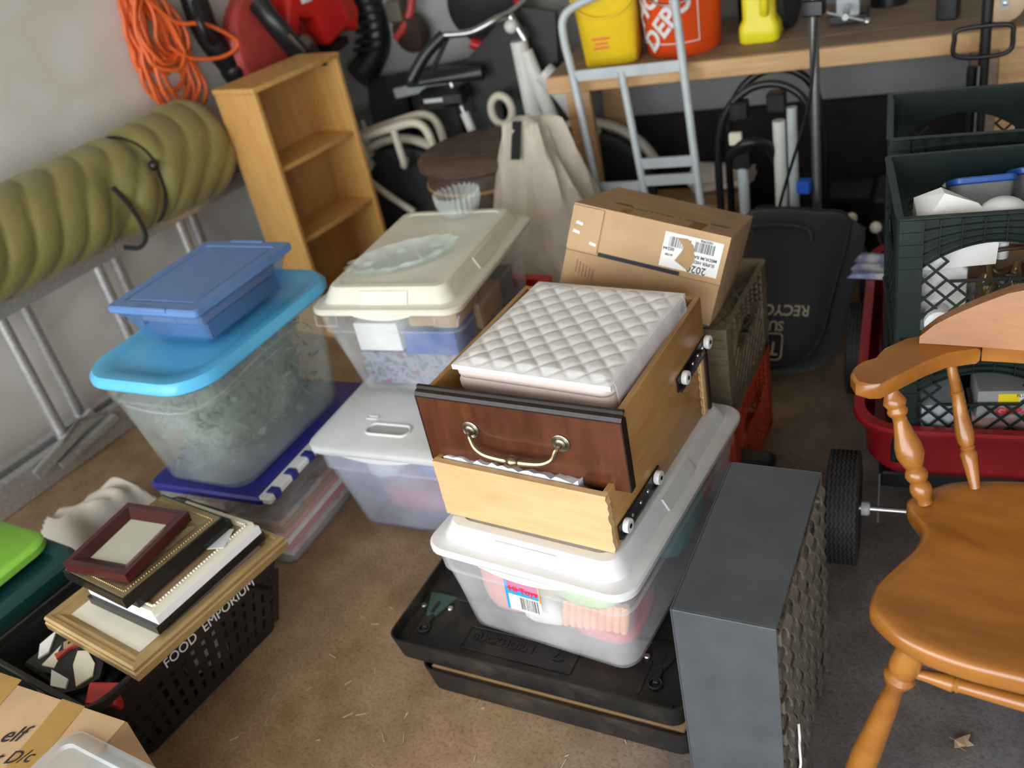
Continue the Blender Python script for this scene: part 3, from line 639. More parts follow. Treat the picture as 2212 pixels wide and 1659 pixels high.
# greenery (artificial garland) inside: stems and needle tufts
M['fol'] = blotch('dusty green foliage', [(.035, .06, .045), (.09, .13, .085), (.16, .19, .13), (.05, .09, .08)], 40, .8)
g = MB(); rnd = random.Random(11)
for k in range(900):
    p = Vector((rnd.uniform(-.120, .120), rnd.uniform(-.205, .205), rnd.uniform(.03, .29))); d = Vector((rnd.gauss(0, 1), rnd.gauss(0, 1), rnd.gauss(0, .7))).normalized()
    L = rnd.uniform(.02, .05); wv = d.cross(Vector((rnd.random(), rnd.random(), rnd.random()))).normalized()*rnd.uniform(.004, .009)
    q = p+d*L; n_ = d.cross(wv).normalized()*.0015
    g.loft([[p+wv*.3, p-wv*.3+n_, p-n_], [p+d*L*.5+wv, p+d*L*.5-wv+n_, p+d*L*.5-n_], [q+wv*.05, q-wv*.05+n_, q-n_]])
m4 = Matrix.Translation(ba.location) @ Matrix.Rotation(ba.rotation_euler.z, 4, 'Z')
o = g.build('green_foliage', M['fol'], None, None); o.matrix_world = m4; tag(o, 'dusty artificial green foliage packed inside the aqua-lidded tote', 'foliage'); o['kind'] = 'stuff'
inside('cloth_bundle', 'olive cloth bundle lying under the foliage in the aqua-lidded tote', 'cloth', M['fol'], (-.0, 0, .140), (.112, .190, .115), ba, 31)
bt = thing('storage_box', 'small clear box with cornflower blue lid on top of the aqua lid', 'storage box', (-1.978, 1.198, .6205), 9.5)
storage_bin(bt, .225, .30, .262, .342, .112, .018, M['bluebox'])
g = MB(); hx, hy = .148, .187
g.loft([rr(hx-.003, hy-.003, .014, .101, n=4), rr(hx, hy, .014, .105, n=4), rr(hx, hy, .014, .117, n=4), rr(hx-.004, hy-.004, .012, .121, n=4), rr(hx-.030, hy-.032, .008, .1215, n=4), rr(hx-.033, hy-.035, .008, .1185, n=4), rr(hx-.040, hy-.042, .008, .1185, n=4), rr(hx-.043, hy-.045, .006, .1205, n=4)]); lt = g.build('lid', M['bluelid'], bt, 18)
for sy in (-1, 1):
    g = MB(); g.bev(-.055, .055, min(sy*.1775, sy*.1895), max(sy*.1775, sy*.1895), .112, .1235, .002); g.build('lid_tab', M['bluelid'], lt, 40)
for s_ in (-1, 1):
    g = MB(); g.tube([(s_*.055, -.172, .10), (s_*.057, -.170, .07), (s_*.118, -.170, .07), (s_*.130, -.166, .10)], .0018, 5); g.build('moulded_line', M['bluebox'], bt)
M['c_slate'] = plastic('slate papers', (.10, .13, .22), .6); block('photo_album', 'dark slate album lying in the blue-lidded box', 'album', M['c_slate'], -.095, .105, -.13, .135, .012, .055, bt)
block('photo_album', 'mauve album on top in the blue-lidded box', 'album', plastic('mauve cover', (.26, .19, .25), .6), -.10, .105, -.14, .135, .057, .080, bt)
# ------------------------------------------------------------------ left foreground clutter
# black shopping basket
kb = thing('shopping_basket', 'black plastic shopping basket with white store lettering under the picture frames', 'basket', (-1.762, .622, 0), 3)
bx0, by0, bx1, by1, bh = .135, .205, .195, .262, .258   # half sizes bottom / rim
def bpt(sx, sy, f): return Vector(((bx0+(bx1-bx0)*f)*sx, (by0+(by1-by0)*f)*sy, bh*f))
g = MB(); g.loft([rr(bx1-.004, by1-.004, .03, bh-.02), rr(bx1+.006, by1+.006, .03, bh-.012), rr(bx1+.006, by1+.006, .03, bh), rr(bx1-.002, by1-.002, .028, bh), rr(bx1-.004, by1-.004, .028, bh-.02)], False, False); g.build('rim', M['blackplas'], kb)
g = MB(); g.loft([rr(bx0-.005, by0-.005, .03, .002), rr(bx0, by0, .03, .006), rr(bx0, by0, .03, .030), rr(bx0-.004, by0-.004, .028, .030), rr(bx0-.006, by0-.006, .028, .006)]); g.build('base', M['blackplas'], kb)
def wallband(z0, z1): 
    f0, f1 = z0/bh, z1/bh; a = rr(bx0+(bx1-bx0)*f0, by0+(by1-by0)*f0, .03, z0); b_ = rr(bx0+(bx1-bx0)*f1, by0+(by1-by0)*f1, .03, z1)
    c_ = [(x*.982, y*.986, z) for x, y, z in b_]; d_ = [(x*.982, y*.986, z) for x, y, z in a]
    g = MB(); g.loft([a, b_, c_, d_, a], False, False); return g.build('band', M['blackplas'], kb)
for z0, z1 in ((.030, .042), (.066, .080), (.104, .120), (.146, .160), (.176, .242)): wallband(z0, z1)
for side in ('x', 'y'):
    for s_ in (-1, 1):
        n_ = 15 if side == 'x' else 11
        for k in range(n_+1):
            u = -1+2*k/n_; u *= .95
            p, q = (bpt(s_, u, .10)*.985, bpt(s_, u, .70)*.985) if side == 'x' else (bpt(u, s_, .10)*.985, bpt(u, s_, .70)*.985)
            g = MB(); g.bar(p, q, .004 if side == 'x' else .015, .018 if side == 'x' else .004, (1, 0, 0)); g.build('slat', M['blackplas'], kb, None)
sl = math.atan2(bx1-bx0, bh)
text_mesh('lettering', 'FOOD  EMPORIUM', .033, M['white'], kb, (.1862, .03, .209), (PI/2, 0, PI/2), depth=.0006, sx=.95, label='white store name lettering')
kb.children[-1].rotation_euler = Matrix(((0, math.sin(sl), math.cos(sl)), (1, 0, 0), (0, math.cos(sl), -math.sin(sl)))).to_euler()
for s_ in (-1, 1):
    g = MB(); g.tube(smooth_path([(s_*.20, -.06, bh+.004), (s_*.203, -.15, bh+.006), (s_*.19, -.262, bh+.008), (s_*.10, -.272, bh+.008), (0, -.272, bh+.008)] if s_ > 0 else [(s_*.20, .06, bh+.004), (s_*.203, .15, bh+.006), (s_*.19, .262, bh+.008), (s_*.10, .272, bh+.008), (0, .272, bh+.008)], 5), .006, 8); g.build('handle', M['blackplas'], kb)
def frame(name, label, cx, cy, z, w_, d_, h_, fw, rz, mat, inner, recess=.006, steps=None, beads=None, group='stacked picture frames'):
    t = thing(name, label, 'picture frame', (cx, cy, z), rz, group)
    g = MB(); prof = steps or [(0, 0), (0, h_), (.35, h_), (.75, h_*.72), (1, h_-recess), (1, 0)]
    hx, hy = w_/2, d_/2; cs = [(-hx, -hy), (hx, -hy), (hx, hy), (-hx, hy)]
    for k in range(4):
        a, b_ = cs[k], cs[(k+1) % 4]; na, nb = (1 if a[0] < 0 else -1, 1 if a[1] < 0 else -1), (1 if b_[0] < 0 else -1, 1 if b_[1] < 0 else -1)
        g = MB(); g.loft([[(c_[0]+n_[0]*fw*u, c_[1]+n_[1]*fw*u, zz) for u, zz in prof] for c_, n_ in ((a, na), (b_, nb))]); g.build('moulding', mat, t, 25)
    g = MB(); g.box(-hx+fw, hx-fw, -hy+fw, hy-fw, .0005, h_-recess-.001); g.build('panel', inner, t, None)
    if beads:
        bmat, n_, r_ = beads
        g = MB()
        for k in range(4):
            a, b_ = Vector((*cs[k], 0)), Vector((*cs[(k+1) % 4], 0)); n2 = int((b_-a).length/n_)
            for i in range(n2):
                p = a.lerp(b_, (i+.5)/n2); p *= 1-.012/max(hx, hy); g.sphere((p.x, p.y, h_), r_, 6, 4)
        o = g.build('bead_edge', bmat, t, 60); o['kind'] = 'stuff'
    return t
frame('picture_frame', 'large gold picture frame with cream mat, lowest of the pile', -1.688, .664, .2665, .335, .416, .034, .042, .5, M['gold'], M['matcream'], .012, [(0, 0), (0, .016), (.06, .02), (.05, .028), (.14, .034), (.34, .034), (.42, .029), (.62, .031), (.78, .026), (.86, .022), (1, .020), (1, 0)])
frame('picture_frame', 'plain black picture frame lying on the large gold frame', -1.668, .690, .3010, .236, .305, .020, .028, 2.5, M['blackwood'], M['kraft'], .008)
frame('picture_frame', 'white and tan box frame between the black and cream frames', -1.668, .692, .3215, .235, .292, .020, .03, 2.5, M['paper'], M['kraft'], .004)
frame('picture_frame', 'cream beaded picture frame with kraft backing showing', -1.670, .690, .3420, .226, .284, .012, .018, 2.5, M['matcream'], M['kraft'], .003, None, (M['matcream'], .008, .0035))
frame('picture_frame', 'black and gilt frame, third from the top of the pile', -1.690, .672, .3575, .205, .262, .020, .026, 3.0, M['blackwood'], M['golddark'], .004, None, (M['gold'], .009, .0025))
frame('picture_frame', 'black frame with wide antique gilt face, under the burgundy frame', -1.688, .655, .3780, .206, .256, .026, .05, 1.0, M['golddark'], M['golddark'], .002, None, (M['gold'], .007, .0022))
gf = [o for o in C.objects if o.get('label', '').startswith('black frame with wide antique')][0]
for (x0, x1, y0, y1) in ((-.108, -.1035, -.133, .133), (.1035, .108, -.133, .133), (-.1035, .1035, -.133, -.1285), (-.1035, .1035, .1285, .133)):
    g = MB(); g.box(x0, x1, y0, y1, .0, .0235); g.build('black_edge', M['blackwood'], gf, None)
frame('picture_frame', 'small burgundy picture frame on the very top of the pile', -1.706, .636, .4065, .176, .196, .024, .036, 12, M['burg'], M['glasspic'], .012)
g = MB(); g.box(-.02, .02, -.03, .03, 0, .0015); o = g.build('paper_scrap', M['paper'], None, None); o.location = (-1.588, .765, .3563); o.rotation_euler = (0, 0, .5); tag(o, 'torn white paper scrap on the cream beaded frame', 'paper')
# wooden penguin ornaments in the basket
def penguin(loc, rot, label):
    t = thing('penguin_ornament', label, 'ornament', loc, 0, 'wooden penguin ornaments', rot)
    body = [(0, 0), (.035, .0), (.05, .03), (.052, .07), (.04, .10), (.03, .115), (.028, .14), (.01, .155), (-.012, .152), (-.025, .135), (-.026, .115), (-.042, .095), (-.052, .06), (-.045, .02)]
    g = MB(); g.prism(body, 0, .012); g.build('body', M['ink'], t, 30)
    g = MB(); g.prism([(-.01, .01), (.025, .012), (.036, .04), (.03, .085), (.012, .10), (-.004, .07)], .0121, .016); g.build('belly', M['matcream'], t, 30)
    g = MB(); g.prism([(-.045, .09), (-.02, .04), (-.03, .02), (-.055, .05)], .0121, .017); g.build('wing', M['paper'], t, 30)
    g = MB(); g.prism([(-.03, .108), (0, .118), (.03, .108), (.034, .125), (0, .12), (-.032, .126)], .0121, .019); g.build('bow', M['darkred'], t, 30)
    g = MB(); g.prism([(-.014, .125), (.012, .125), (.014, .145), (-.01, .148)], .0121, .015); fc = g.build('face', M['kraft'], t, 30)
    g = MB(); g.lathe([(.003, 0), (.002, .002)], 8, (.0, .137, .015)); g.build('eye', M['ink'], fc)
g = MB(); g.bev(-.13, .11, -.045, .05, 0, .055, .006); o = g.build('black_case', M['blackplas'], None, 30); o.location = (-1.735, .425, .176); tag(o, 'black case in the front of the shopping basket under the penguins', 'case')
g = MB(); g.bev(-.10, .09, -.04, .05, 0, .165, .006); o = g.build('black_case', M['c_grey'], None, 30); o.location = (-1.735, .46, .010); tag(o, 'dark grey case at the bottom front of the shopping basket', 'case')
penguin((-1.645, .400, .2345), (math.radians(6), math.radians(-5), math.radians(66)), 'black and cream wooden penguin with red bow, nearer the cardboard box')
penguin((-1.775, .385, .2345), (math.radians(5), math.radians(4), math.radians(12)), 'black and white wooden penguin further into the basket')
M['tinred'] = plastic('red tin', (.55, .02, .03), .35, .2)
g = MB(); g.bev(-.03, .03, -.022, .022, 0, .05, .004); o = g.build('tin', M['tinred'], None, 30); o.location = (-1.598, .420, .215); o.rotation_euler = (.5, .2, .6); tag(o, 'small red tin in the shopping basket corner', 'tin')
for k in range(3):
    g = MB(); g.bev(-.05, .05, -.035, .035, 0, .045, .004); o = g.build('wooden_block', M[['c_grey', 'kraft', 'paper'][k]], None, 30); o.location = (-1.83+.065*k, .54+.06*k, .036+.05*(k % 2)); o.rotation_euler = (.1*k, .1, .7*k); tag(o, ['dark grey block at the left in the shopping basket', 'tan block in the middle of the shopping basket', 'white block at the right in the shopping basket'][k], 'block', 'odds and ends in the shopping basket')
# cardboard box bottom left
kx = thing('cardboard_box', 'taped brown cardboard box with handwriting in the near left corner', 'box', (-1.387, .367, 0), 10)
g = MB(); g.box(-.46, 0, -.40, 0, 0, .3255); g.build('carton', M['cardb'], kx, None)
for y0, y1 in ((-.398, -.2015), (-.1985, -.002)):
    g = MB(); g.box(-.458, -.001, y0, y1, .3262, .3300); g.build('flap', M['cardb'], kx, None)
for (x0, x1, y0, y1, rz) in ((-.30, -.235, -.39, .01, -.15), (-.135, -.075, -.27, .0, -.12)):
    g = MB(); nn = 10; R_ = []
    for i in range(nn+1):
        y = y0+(y1-y0)*i/nn; dz = .0006*math.sin(i*2.1); R_.append([(x0+(y-y0)*rz, y, .3305+dz), (x1+(y-y0)*rz, y, .3307-dz), (x1+(y-y0)*rz, y, .3312-dz), (x0+(y-y0)*rz, y, .3310+dz)])
    g.loft(R_); g.build('tape', M['tape'], kx, 60, 'wrinkled amber packing tape')
text_mesh('handwriting', 'elf', .045, M['ink'], kx, (-.198, -.092, .3316), (0, 0, math.radians(20)), .0003, shear=.45)
text_mesh('handwriting', 'Seat D/c', .036, M['ink'], kx, (-.175, -.135, .3316), (0, 0, math.radians(20)), .0003, shear=.45)
# translucent bin in front of it
kc = thing('storage_bin', 'translucent grey-lidded bin cut off by the near left edge', 'storage bin', (-1.262, .165, 0), 5)
storage_bin(kc, .28, .25, .30, .27, .325, .03, M['frost'])
M['greylid'] = clearp('cloudy grey lid plastic', (.55, .60, .60), .45, .3)
g = MB(); g.loft([rr(.185, .158, .035, .318), rr(.19, .163, .035, .325), rr(.19, .163, .035, .334), rr(.178, .15, .03, .346), rr(.160, .132, .02, .348), rr(.157, .129, .02, .341), rr(.150, .122, .02, .341)]); lg = g.build('lid', M['greylid'], kc)
g = MB(); g.bev(-.005, .005, -.12, .12, .3415, .349, .002); g.build('lid_rib', M['greylid'], lg)
# dark green tub with lime lid
kt = thing('plastic_tub', 'dark green plastic tub at the left edge beside the frames', 'tub', (-2.205, .435, 0), 4)
g = MB(); g.loft([rr(.14, .14, .05, 0), rr(.15, .15, .05, .01), rr(.175, .175, .05, .22), rr(.195, .195, .05, .225), rr(.20, .20, .05, .235), rr(.20, .20, .05, .262), rr(.19, .19, .045, .272), rr(.165, .165, .04, .272), rr(.16, .16, .04, .26)], True, True); g.build('tub', M['tubgreen'], kt, 40)
g = MB(); g.loft([rr(.125, .155, .05, .0), rr(.133, .163, .055, .006), rr(.133, .163, .055, .022), rr(.122, .152, .05, .030)]); o = g.build('lime_lid', M['lime'], None, 40); o.location = (-2.22, .455, .2735); o.rotation_euler = (0, 0, .12); tag(o, 'lime green plastic lid lying on the dark green tub', 'lid')
# cream tote bag heap
g = MB(); rnd = random.Random(2); nn = 34; rows = []
def hgt(u, v):
    e = min(1, min(u, 1-u, v, 1-v)*5); return .012+e*(.115+.085*u+.020*math.sin(8*(u+.4*v)+1)+.008*math.sin(21*(v-.25*u)))
for j in range(nn+1):
    v = j/nn; row = []
    for i in range(nn+1):
        u = i/nn; wob = .02*math.sin(6*u+2*v*4)
        row.append((-2.56+.36*u+.04*v+wob*.4, .69+.24*v+.07*u+wob*(1 if v in (0, 1) else .3), hgt(u, v)))
    rows.append(row)
g.loft(rows, False, False, False); low = [[(x, y, max(.001, z-.011)) for x, y, z in r_] for r_ in rows]; g.loft(low, False, False, False)
for a, b_ in ((rows[0], low[0]), (rows[-1], low[-1]), ([r_[0] for r_ in rows], [r_[0] for r_ in low]), ([r_[-1] for r_ in rows], [r_[-1] for r_ in low])): g.loft([a, b_], False, False, False)
bmesh.ops.remove_doubles(g.bm, verts=g.bm.verts, dist=.0003)
o = g.build('tote_bag', M['tote'], None, 70); tag(o, 'crumpled cream cotton tote bag on the floor behind the frames', 'bag')
M['pink'] = plastic('hot pink plastic', (.8, .10, .16), .4)
g = MB(); g.sphere((0, 0, .02), .02, 12, 8, (1, 1, 1)); g.tube([(0, 0, .035), (.005, 0, .055)], .004, 6); o = g.build('pink_ornament', M['pink'], None, 50); o.location = (-2.205, 1.0, .232); o.location.z = .0; tag(o, 'small pink ball ornament on the floor left of the navy lid', 'ornament'); o.location = (-2.235, 1.03, 0)
# ------------------------------------------------------------------ bookcase
kk = thing('bookcase', 'honey pine bookcase with three open shelves standing by the left wall', 'bookcase', (-2.80, 2.000, 0), 1.5)
bw2, bd2, bh2 = .425, .205, .955
for nm, y0 in (('side_panel', 0), ('side_panel', bw2-.018)):
    g = MB(); g.bev(0, bd2, y0, y0+.018, 0, bh2-.0185, .0015); g.build(nm, M['pine'], kk, 30)
g = MB(); g.bev(-.002, bd2+.004, -.003, bw2+.003, bh2-.018, bh2, .002); g.build('top_panel', M['pine'], kk, 30)
g = MB(); g.box(.004, .010, .0185, bw2-.0185, .0, bh2-.019); g.build('back_panel', M['pineback'], kk, None)
for z in (.660, .390, .130): 
    g = MB(); g.bev(.0105, bd2-.012, .0185, bw2-.0185, z-.008, z+.010, .0015); g.build('shelf', M['pine'], kk, 30)
g = MB(); g.box(bd2-.03, bd2-.012, .0185, bw2-.0185, .0, .09); g.build('plinth', M['pine'], kk, None)
g = MB(); g.bev(bd2-.06, bd2-.045, bw2-.036, bw2-.0185, bh2-.04, bh2-.0185, .003); g.build('bracket', M['black'], kk, 30)
# ------------------------------------------------------------------ aluminium extension ladder on its side
la2 = thing('extension_ladder', 'aluminium extension ladder lying on edge along the left wall', 'ladder', (-2.815, 0, 0), 4.5)
for sx, nm in ((0, 'near'), (-.085, 'far')):
    for z0 in (.004, .560):
        g = MB(); z1 = z0+.100 if z0 < .1 else z0+.045
        g.box(sx-.012, sx+.028, -.2, 3.0 if sx == 0 else 2.75, z0, z0+.004); g.box(sx-.012, sx+.028, -.2, 3.0 if sx == 0 else 2.75, z1-.004, z1); g.box(sx+.024, sx+.028, -.2, 3.0 if sx == 0 else 2.75, z0+.004, z1-.004)
        g.build('rail', M['alu'], la2, None)
    for k in range(9):
        y = (.32 if sx == 0 else .445)+k*.366-.366
        g = MB(); g.tube([(sx+.006, y, .09), (sx+.006, y, .562)], .0195, 12); g.build('rung', M['alu'], la2, 50)
        if sx == 0:
            g = MB(); g.bev(sx+.0285, sx+.034, y-.03, y+.03, .02, .06, .003); g.build('rung_plate', M['alu'], la2)
g = MB(); g.bar((.045, .90, .075), (.045, 1.16, .145), .035, .02); g.bar((.05, .98, .06), (.05, 1.22, .09), .02, .03); g.build('rung_lock', M['alu'], la2, None)
g = MB(); g.tube([(.05, 1.0, .11), (.06, 1.1, .16), (.05, 1.2, .12)], .006, 8); g.build('lock_spring', M['steel'], la2)
# ------------------------------------------------------------------ olive quilted roll
ro = thing('quilted_bag', 'long olive green quilted bedroll bag lying on the ladder', 'bedroll', (-2.800, 0, .768), 4.5)
def rollr(y, a):
    pin = .030*math.exp(-((y-1.50)/.05)**2)*max(0, math.cos(a+.5))+.020*math.exp(-((y-1.66)/.03)**2)
    end = 1 if y < 1.94 else math.sqrt(max(0, 1-((y-1.94)/.12)**2))*.9+.1
    ch = .016*abs(math.sin(PI*(y-.09*math.sin(a)+.012*math.sin(3*a+5*y))/.098))**.42
    return (.152+ch-pin+.010*math.sin(4*y))*end
g = MB(); R_ = []; seg = 48
ys = [-.2+2.255*i/420 for i in range(421)]
for y in ys:
    R_.append([(rollr(y, 2*PI*q/seg)*1.04*math.cos(2*PI*q/seg), y, .012*math.sin(3*y)+rollr(y, 2*PI*q/seg)*math.sin(2*PI*q/seg)) for q in range(seg)])
g.loft(R_); g.build('quilted_roll', M['olive'], ro, 70)
def hoop(y, nm, slack=.004):
    g = MB(); n_ = 40; g.tube([((rollr(y, a)+slack)*1.04*math.cos(a), y+.01*math.sin(2*a), .012*math.sin(3*y)+(rollr(y, a)+slack)*math.sin(a)) for a in [2*PI*i/n_ for i in range(n_)]], .005, 6, True); g.build(nm, M['strap'], ro, 60)
hoop(1.665, 'strap')
g = MB(); g.sphere((.152, 1.662, .045), .018, 12, 8); g.build('buckle', M['black'], ro, 50)
g = MB(); g.sphere((.11, 1.66, -.10), .016, 12, 8); g.build('buckle', M['black'], ro, 50)
g = MB(); g.tube(smooth_path([(.135, 1.50, .035), (.155, 1.512, -.02), (.16, 1.525, -.08), (.145, 1.535, -.15), (.11, 1.52, -.185), (.06, 1.50, -.178)], 5), .0085, 8); g.build('hook_cord', M['strap'], ro, 60, 'black hook cord hanging from the bedroll')
# ------------------------------------------------------------------ orange extension cord hung on the wall
g = MB(); rnd = random.Random(9)
path = []
for k in range(15):
    cy = 2.05+rnd.uniform(-.045, .045); hw = rnd.uniform(.06, .135); zt, zb_ = 1.30, (rnd.uniform(.93, 1.06) if k % 3 else rnd.uniform(.84, .90)); x0 = -3.150+.006*k
    for i in range(16):
        a = 2*PI*i/16
        yy = cy+.035*(1-math.cos(a))/2+hw*math.sin(a)*(.35+.65*(1-math.cos(a))/2*1.2); zz = zt-(zt-zb_)*(1-math.cos(a))/2
        path.append((x0+.012*math.sin(a*2+k)+.0005*i, yy+rnd.uniform(-.012, .012), zz))
path += [(-3.06, 2.13, 1.16), (-3.03, 2.22, 1.13), (-3.01, 2.31, 1.06), (-3.01, 2.325, 1.02), (-3.03, 2.25, 1.0), (-3.06, 2.14, 1.03), (-3.07, 2.08, 1.09)]
g.tube(smooth_path(path, 3), .0078, 8); oc = g.build('extension_cord', M['orange'], None, 60); tag(oc, 'orange extension cord coiled and hung on the left wall', 'cord')
g = MB(); g.tube([(-3.169, 2.07, 1.24), (-3.13, 2.07, 1.24), (-3.09, 2.07, 1.25), (-3.075, 2.07, 1.285)], .006, 8); o = g.build('wall_hook', M['black'], None); tag(o, 'black wall hook behind the orange cord', 'hook')
# ------------------------------------------------------------------ black trimmer pole / vacuum beside blower, and the blower
vc = thing('leaf_vacuum', 'black upright leaf vacuum tube hanging between cord and red blower', 'vacuum', (-3.105, 2.30, 0), 0)
g = MB(); g.tube(smooth_path([(0, -.02, 1.35), (.01, -.03, 1.10), (.02, .02, .95), (.02, .05, .80), (.02, .075, .66)], 6), [.05]*6+[.048]*6+[.045]*6+[.042]*7, 14); g.build('tube', M['black'], vc, 60)
g = MB(); g.lathe([(.05, -.02), (.054, 0), (.05, .02)], 18, (.02, .03, .93), (.05, .2, -1)); g.build('collar', M['black'], vc, 50)
g = MB(); g.tube(smooth_path([(.045, -.06, 1.20), (.09, -.10, 1.15), (.09, -.09, 1.08), (.04, -.04, 1.05)], 5), .014, 10); g.build('handle', M['black'], vc, 60)
g = MB(); g.tube([(.02, .075, .665), (.02, .085, .63)], [.046, .05], 14); g.build('nozzle', M['black'], vc, 60)
bl = thing('leaf_blower', 'red and black backpack leaf blower hanging on the wall behind the bookcase', 'leaf blower', (-3.04, 2.56, 0), 0)
g = MB(); g.lathe([(.03, -.11), (.20, -.105), (.222, -.08), (.225, -.03), (.20, .0), (.06, .005)], 40, (.03, -.02, .98), (1, 0, 0)); g.xf(Matrix.Identity(4)); g.build('fan_housing', M['darkred'], bl, 35)
g = MB(); g.lathe([(.21, 0), (.224, .01), (.224, .02), (.19, .025)], 40, (.028, -.02, .98), (1, 0, 0)); g.build('housing_rim', M['darkred'], bl, 35)
g = MB(); P_ = [(-.12, -.02), (-.05, .12), (.10, .155), (.25, .10), (.30, -.02), (.26, -.10), (.20, -.07), (.12, -.10), (.08, -.11), (.06, .0), (-.02, .03), (-.06, -.04)]
g.slab(P_, (.055, .02, 1.03), (0, 1, 0), (0, 0, 1), (.10, 0, 0)); o = g.build('engine_cover', M['red'], bl, 30); md = o.modifiers.new('b', 'BEVEL'); md.width = .018; md.segments = 3
g = MB(); g.tube(smooth_path([(.11, -.15, 1.15), (.16, -.145, 1.07), (.18, -.10, .97), (.17, -.04, .88), (.12, .01, .80)], 6), [.046]*24+[.04], 14, flat=.7); g.build('shoulder_strap', M['black'], bl, 60)
g = MB(); g.tube([(.226, -.150, 1.03), (.232, -.128, .99), (.230, -.105, .955)], .008, 8); g.build('strap_buckle', M['steel'], bl, 60)
g = MB(); g.tube(smooth_path([(.06, .33, 1.17), (.08, .40, 1.10), (.10, .43, .98), (.10, .42, .86), (.08, .36, .78), (.06, .30, .74)], 8), .062, 16); g.build('hose', M['black'], bl, 60)
for k in range(7):
    a = k/6; g = MB(); c_ = Vector((.10, .43-.012*k*(a), 1.05-.035*k)); g.lathe([(.062, -.006), (.068, 0), (.062, .006)], 18, c_, (0, .3*(a-.4), 1)); g.build('hose_ring', M['rubber'], bl, 60)
g = MB(); g.bev(.155, .158, .02, .075, 1.10, 1.145, .001); g.build('rating_label', M['paper'], bl)
g = MB(); g.slab([(0, 0), (.10, .02), (.10, .05), (0, .04)], (.07, .10, .885), (0, 1, 0), (0, 0, 1), (.09, 0, 0)); g.lathe([(.03, 0), (.034, .02), (.02, .03)], 14, (.10, .05, .90), (1, -.3, 0)); g.build('engine_base', M['black'], bl, 40)
g = MB(); g.lathe([(.055, 0), (.06, .05), (.03, .07)], 20, (.05, .035, .93), (1, 0, 0)); g.build('starter', M['pewter'], bl, 40)
for k in range(4):
    g = MB(); g.bar((.158, .21+.018*k, 1.12), (.158, .235+.016*k, .99), .006, .004, (0, 1, 0)); g.build('vent_slot', M['darkred'], bl, None)
# ------------------------------------------------------------------ workbench along the back wall
BF = Vector((-1.845, 2.672, 0))                     # front left corner of the bench
wb = thing('workbench', 'rough lumber workbench standing along the back wall', 'workbench', BF, 15.5)
zt_ = .78
for k, (y0, y1) in enumerate(((0, .135), (.138, .272), (.275, .41), (.413, .545))):
    g = MB(); g.bev(-.03, 2.25, y0, y1, zt_-.038, zt_, .003); g.build('top_plank', M['benchtop'], wb, 30)
g = MB(); g.bev(-.032, 2.25, -.020, -.0005, zt_-.058, zt_-.001, .003); g.build('front_board', M['bench'], wb, 30)
for x in (.02, 1.355):
    for y in (.01, .44):
        g = MB(); g.bev(x, x+.085, y, y+.04, 0, zt_-.0385, .003); g.build('leg', M['bench'], wb, 30)
        if x > 1: g = MB(); g.bev(x-.045, x-.001, y, y+.085, 0, zt_-.0385, .003); g.build('leg', M['benchtop'], wb, 30)
def onb(px, py, z=0): # bench frame -> world
    a = math.radians(15.5); return Vector((BF.x+px*math.cos(a)-py*math.sin(a), BF.y+px*math.sin(a)+py*math.cos(a), zt_+z))
ZB = zt_+.0008
# yellow square bucket
yb = thing('bucket', 'yellow square plastic bucket on the left of the workbench', 'bucket', (-1.715, 2.855, ZB), 20, 'buckets on the workbench')
g = MB(); g.loft([rr(.086, .086, .03, 0), rr(.09, .09, .03, .005), rr(.108, .108, .032, .30), rr(.115, .115, .034, .302), rr(.115, .115, .034, .325), rr(.106, .106, .03, .325), rr(.086, .086, .028, .01)], True, True); g.build('pail', M['yellow'], yb, 40)
g = MB(); g.tube(smooth_path([(-.113, -.02, .29), (-.10, -.10, .21), (-.04, -.112, .165), (.04, -.112, .165), (.10, -.10, .21), (.113, -.02, .29)], 6), .0035, 8); g.build('bail', M['yellow'], yb, 60)
for x0, x1, z in ((-.05, .01, .088), (-.045, .0, .072), (-.05, .005, .058)):
    g = MB(); yy = -.0905-.061*z; g.box(x0, x1, yy, yy+.0008, z, z+.007); g.build('print_line', M['hdorange'], yb, None)
# orange bucket
ob = thing('bucket', 'round orange hardware-store bucket with white print on the workbench', 'bucket', (-1.500, 2.955, ZB), 15, 'buckets on the workbench')
g = MB(); g.lathe([(.118, 0), (.122, .005), (.138, .30), (.145, .305), (.145, .315), (.139, .32), (.139, .36), (.134, .36), (.118, .01)], 44); g.build('pail', M['hdorange'], ob, 40)
g = MB(); g.tube(smooth_path([(-.146, .0, .31), (-.12, -.09, .22), (-.0, -.150, .17), (.12, -.09, .22), (.146, 0, .31)], 7), .003, 8); g.build('bail', M['steel'], ob, 60)
def bend(o, rad):   # wrap flat lettering round a vertical cylinder of radius rad about the pail axis
    for v in o.data.vertices:
        x, y, z = v.co; a = x/rad; v.co = (math.sin(a)*(rad+z), -math.cos(a)*(rad+z), y)
    return o
def wrap(body, size, px, pz, rad, ang, mat, par, bold=.0):
    o = text_mesh('lettering', body, size, mat, par, (0, 0, 0), depth=.0005, bold=bold)
    m4 = Matrix.Translation((px, pz, 0)) @ Matrix.Rotation(ang, 4, 'Z'); o.data.transform(m4); bend(o, rad+pz*.053); return o
A45 = math.radians(45)
for body, px, pz, sz in (('THE', -.060, .285, .06), ('HOME', -.030, .215, .095), ('DEPOT', .022, .140, .088)):
    wrap(body, sz, px-.03, pz-.005, .1245, A45, M['white'], ob, .0028)
for pz in (.045, .052):
    g = MB(); n_ = 20; g.loft([[(math.sin(a)*(.1235+.053*pz+dr), -math.cos(a)*(.1235+.053*pz+dr), pz+dz) for dr, dz in ((0, 0), (.0016, 0), (.0016, .003), (0, .003))] for a in [-1.15+1.75*i/n_ for i in range(n_+1)]]); g.build('print_border', M['white'], ob, 60) if pz < .05 else None
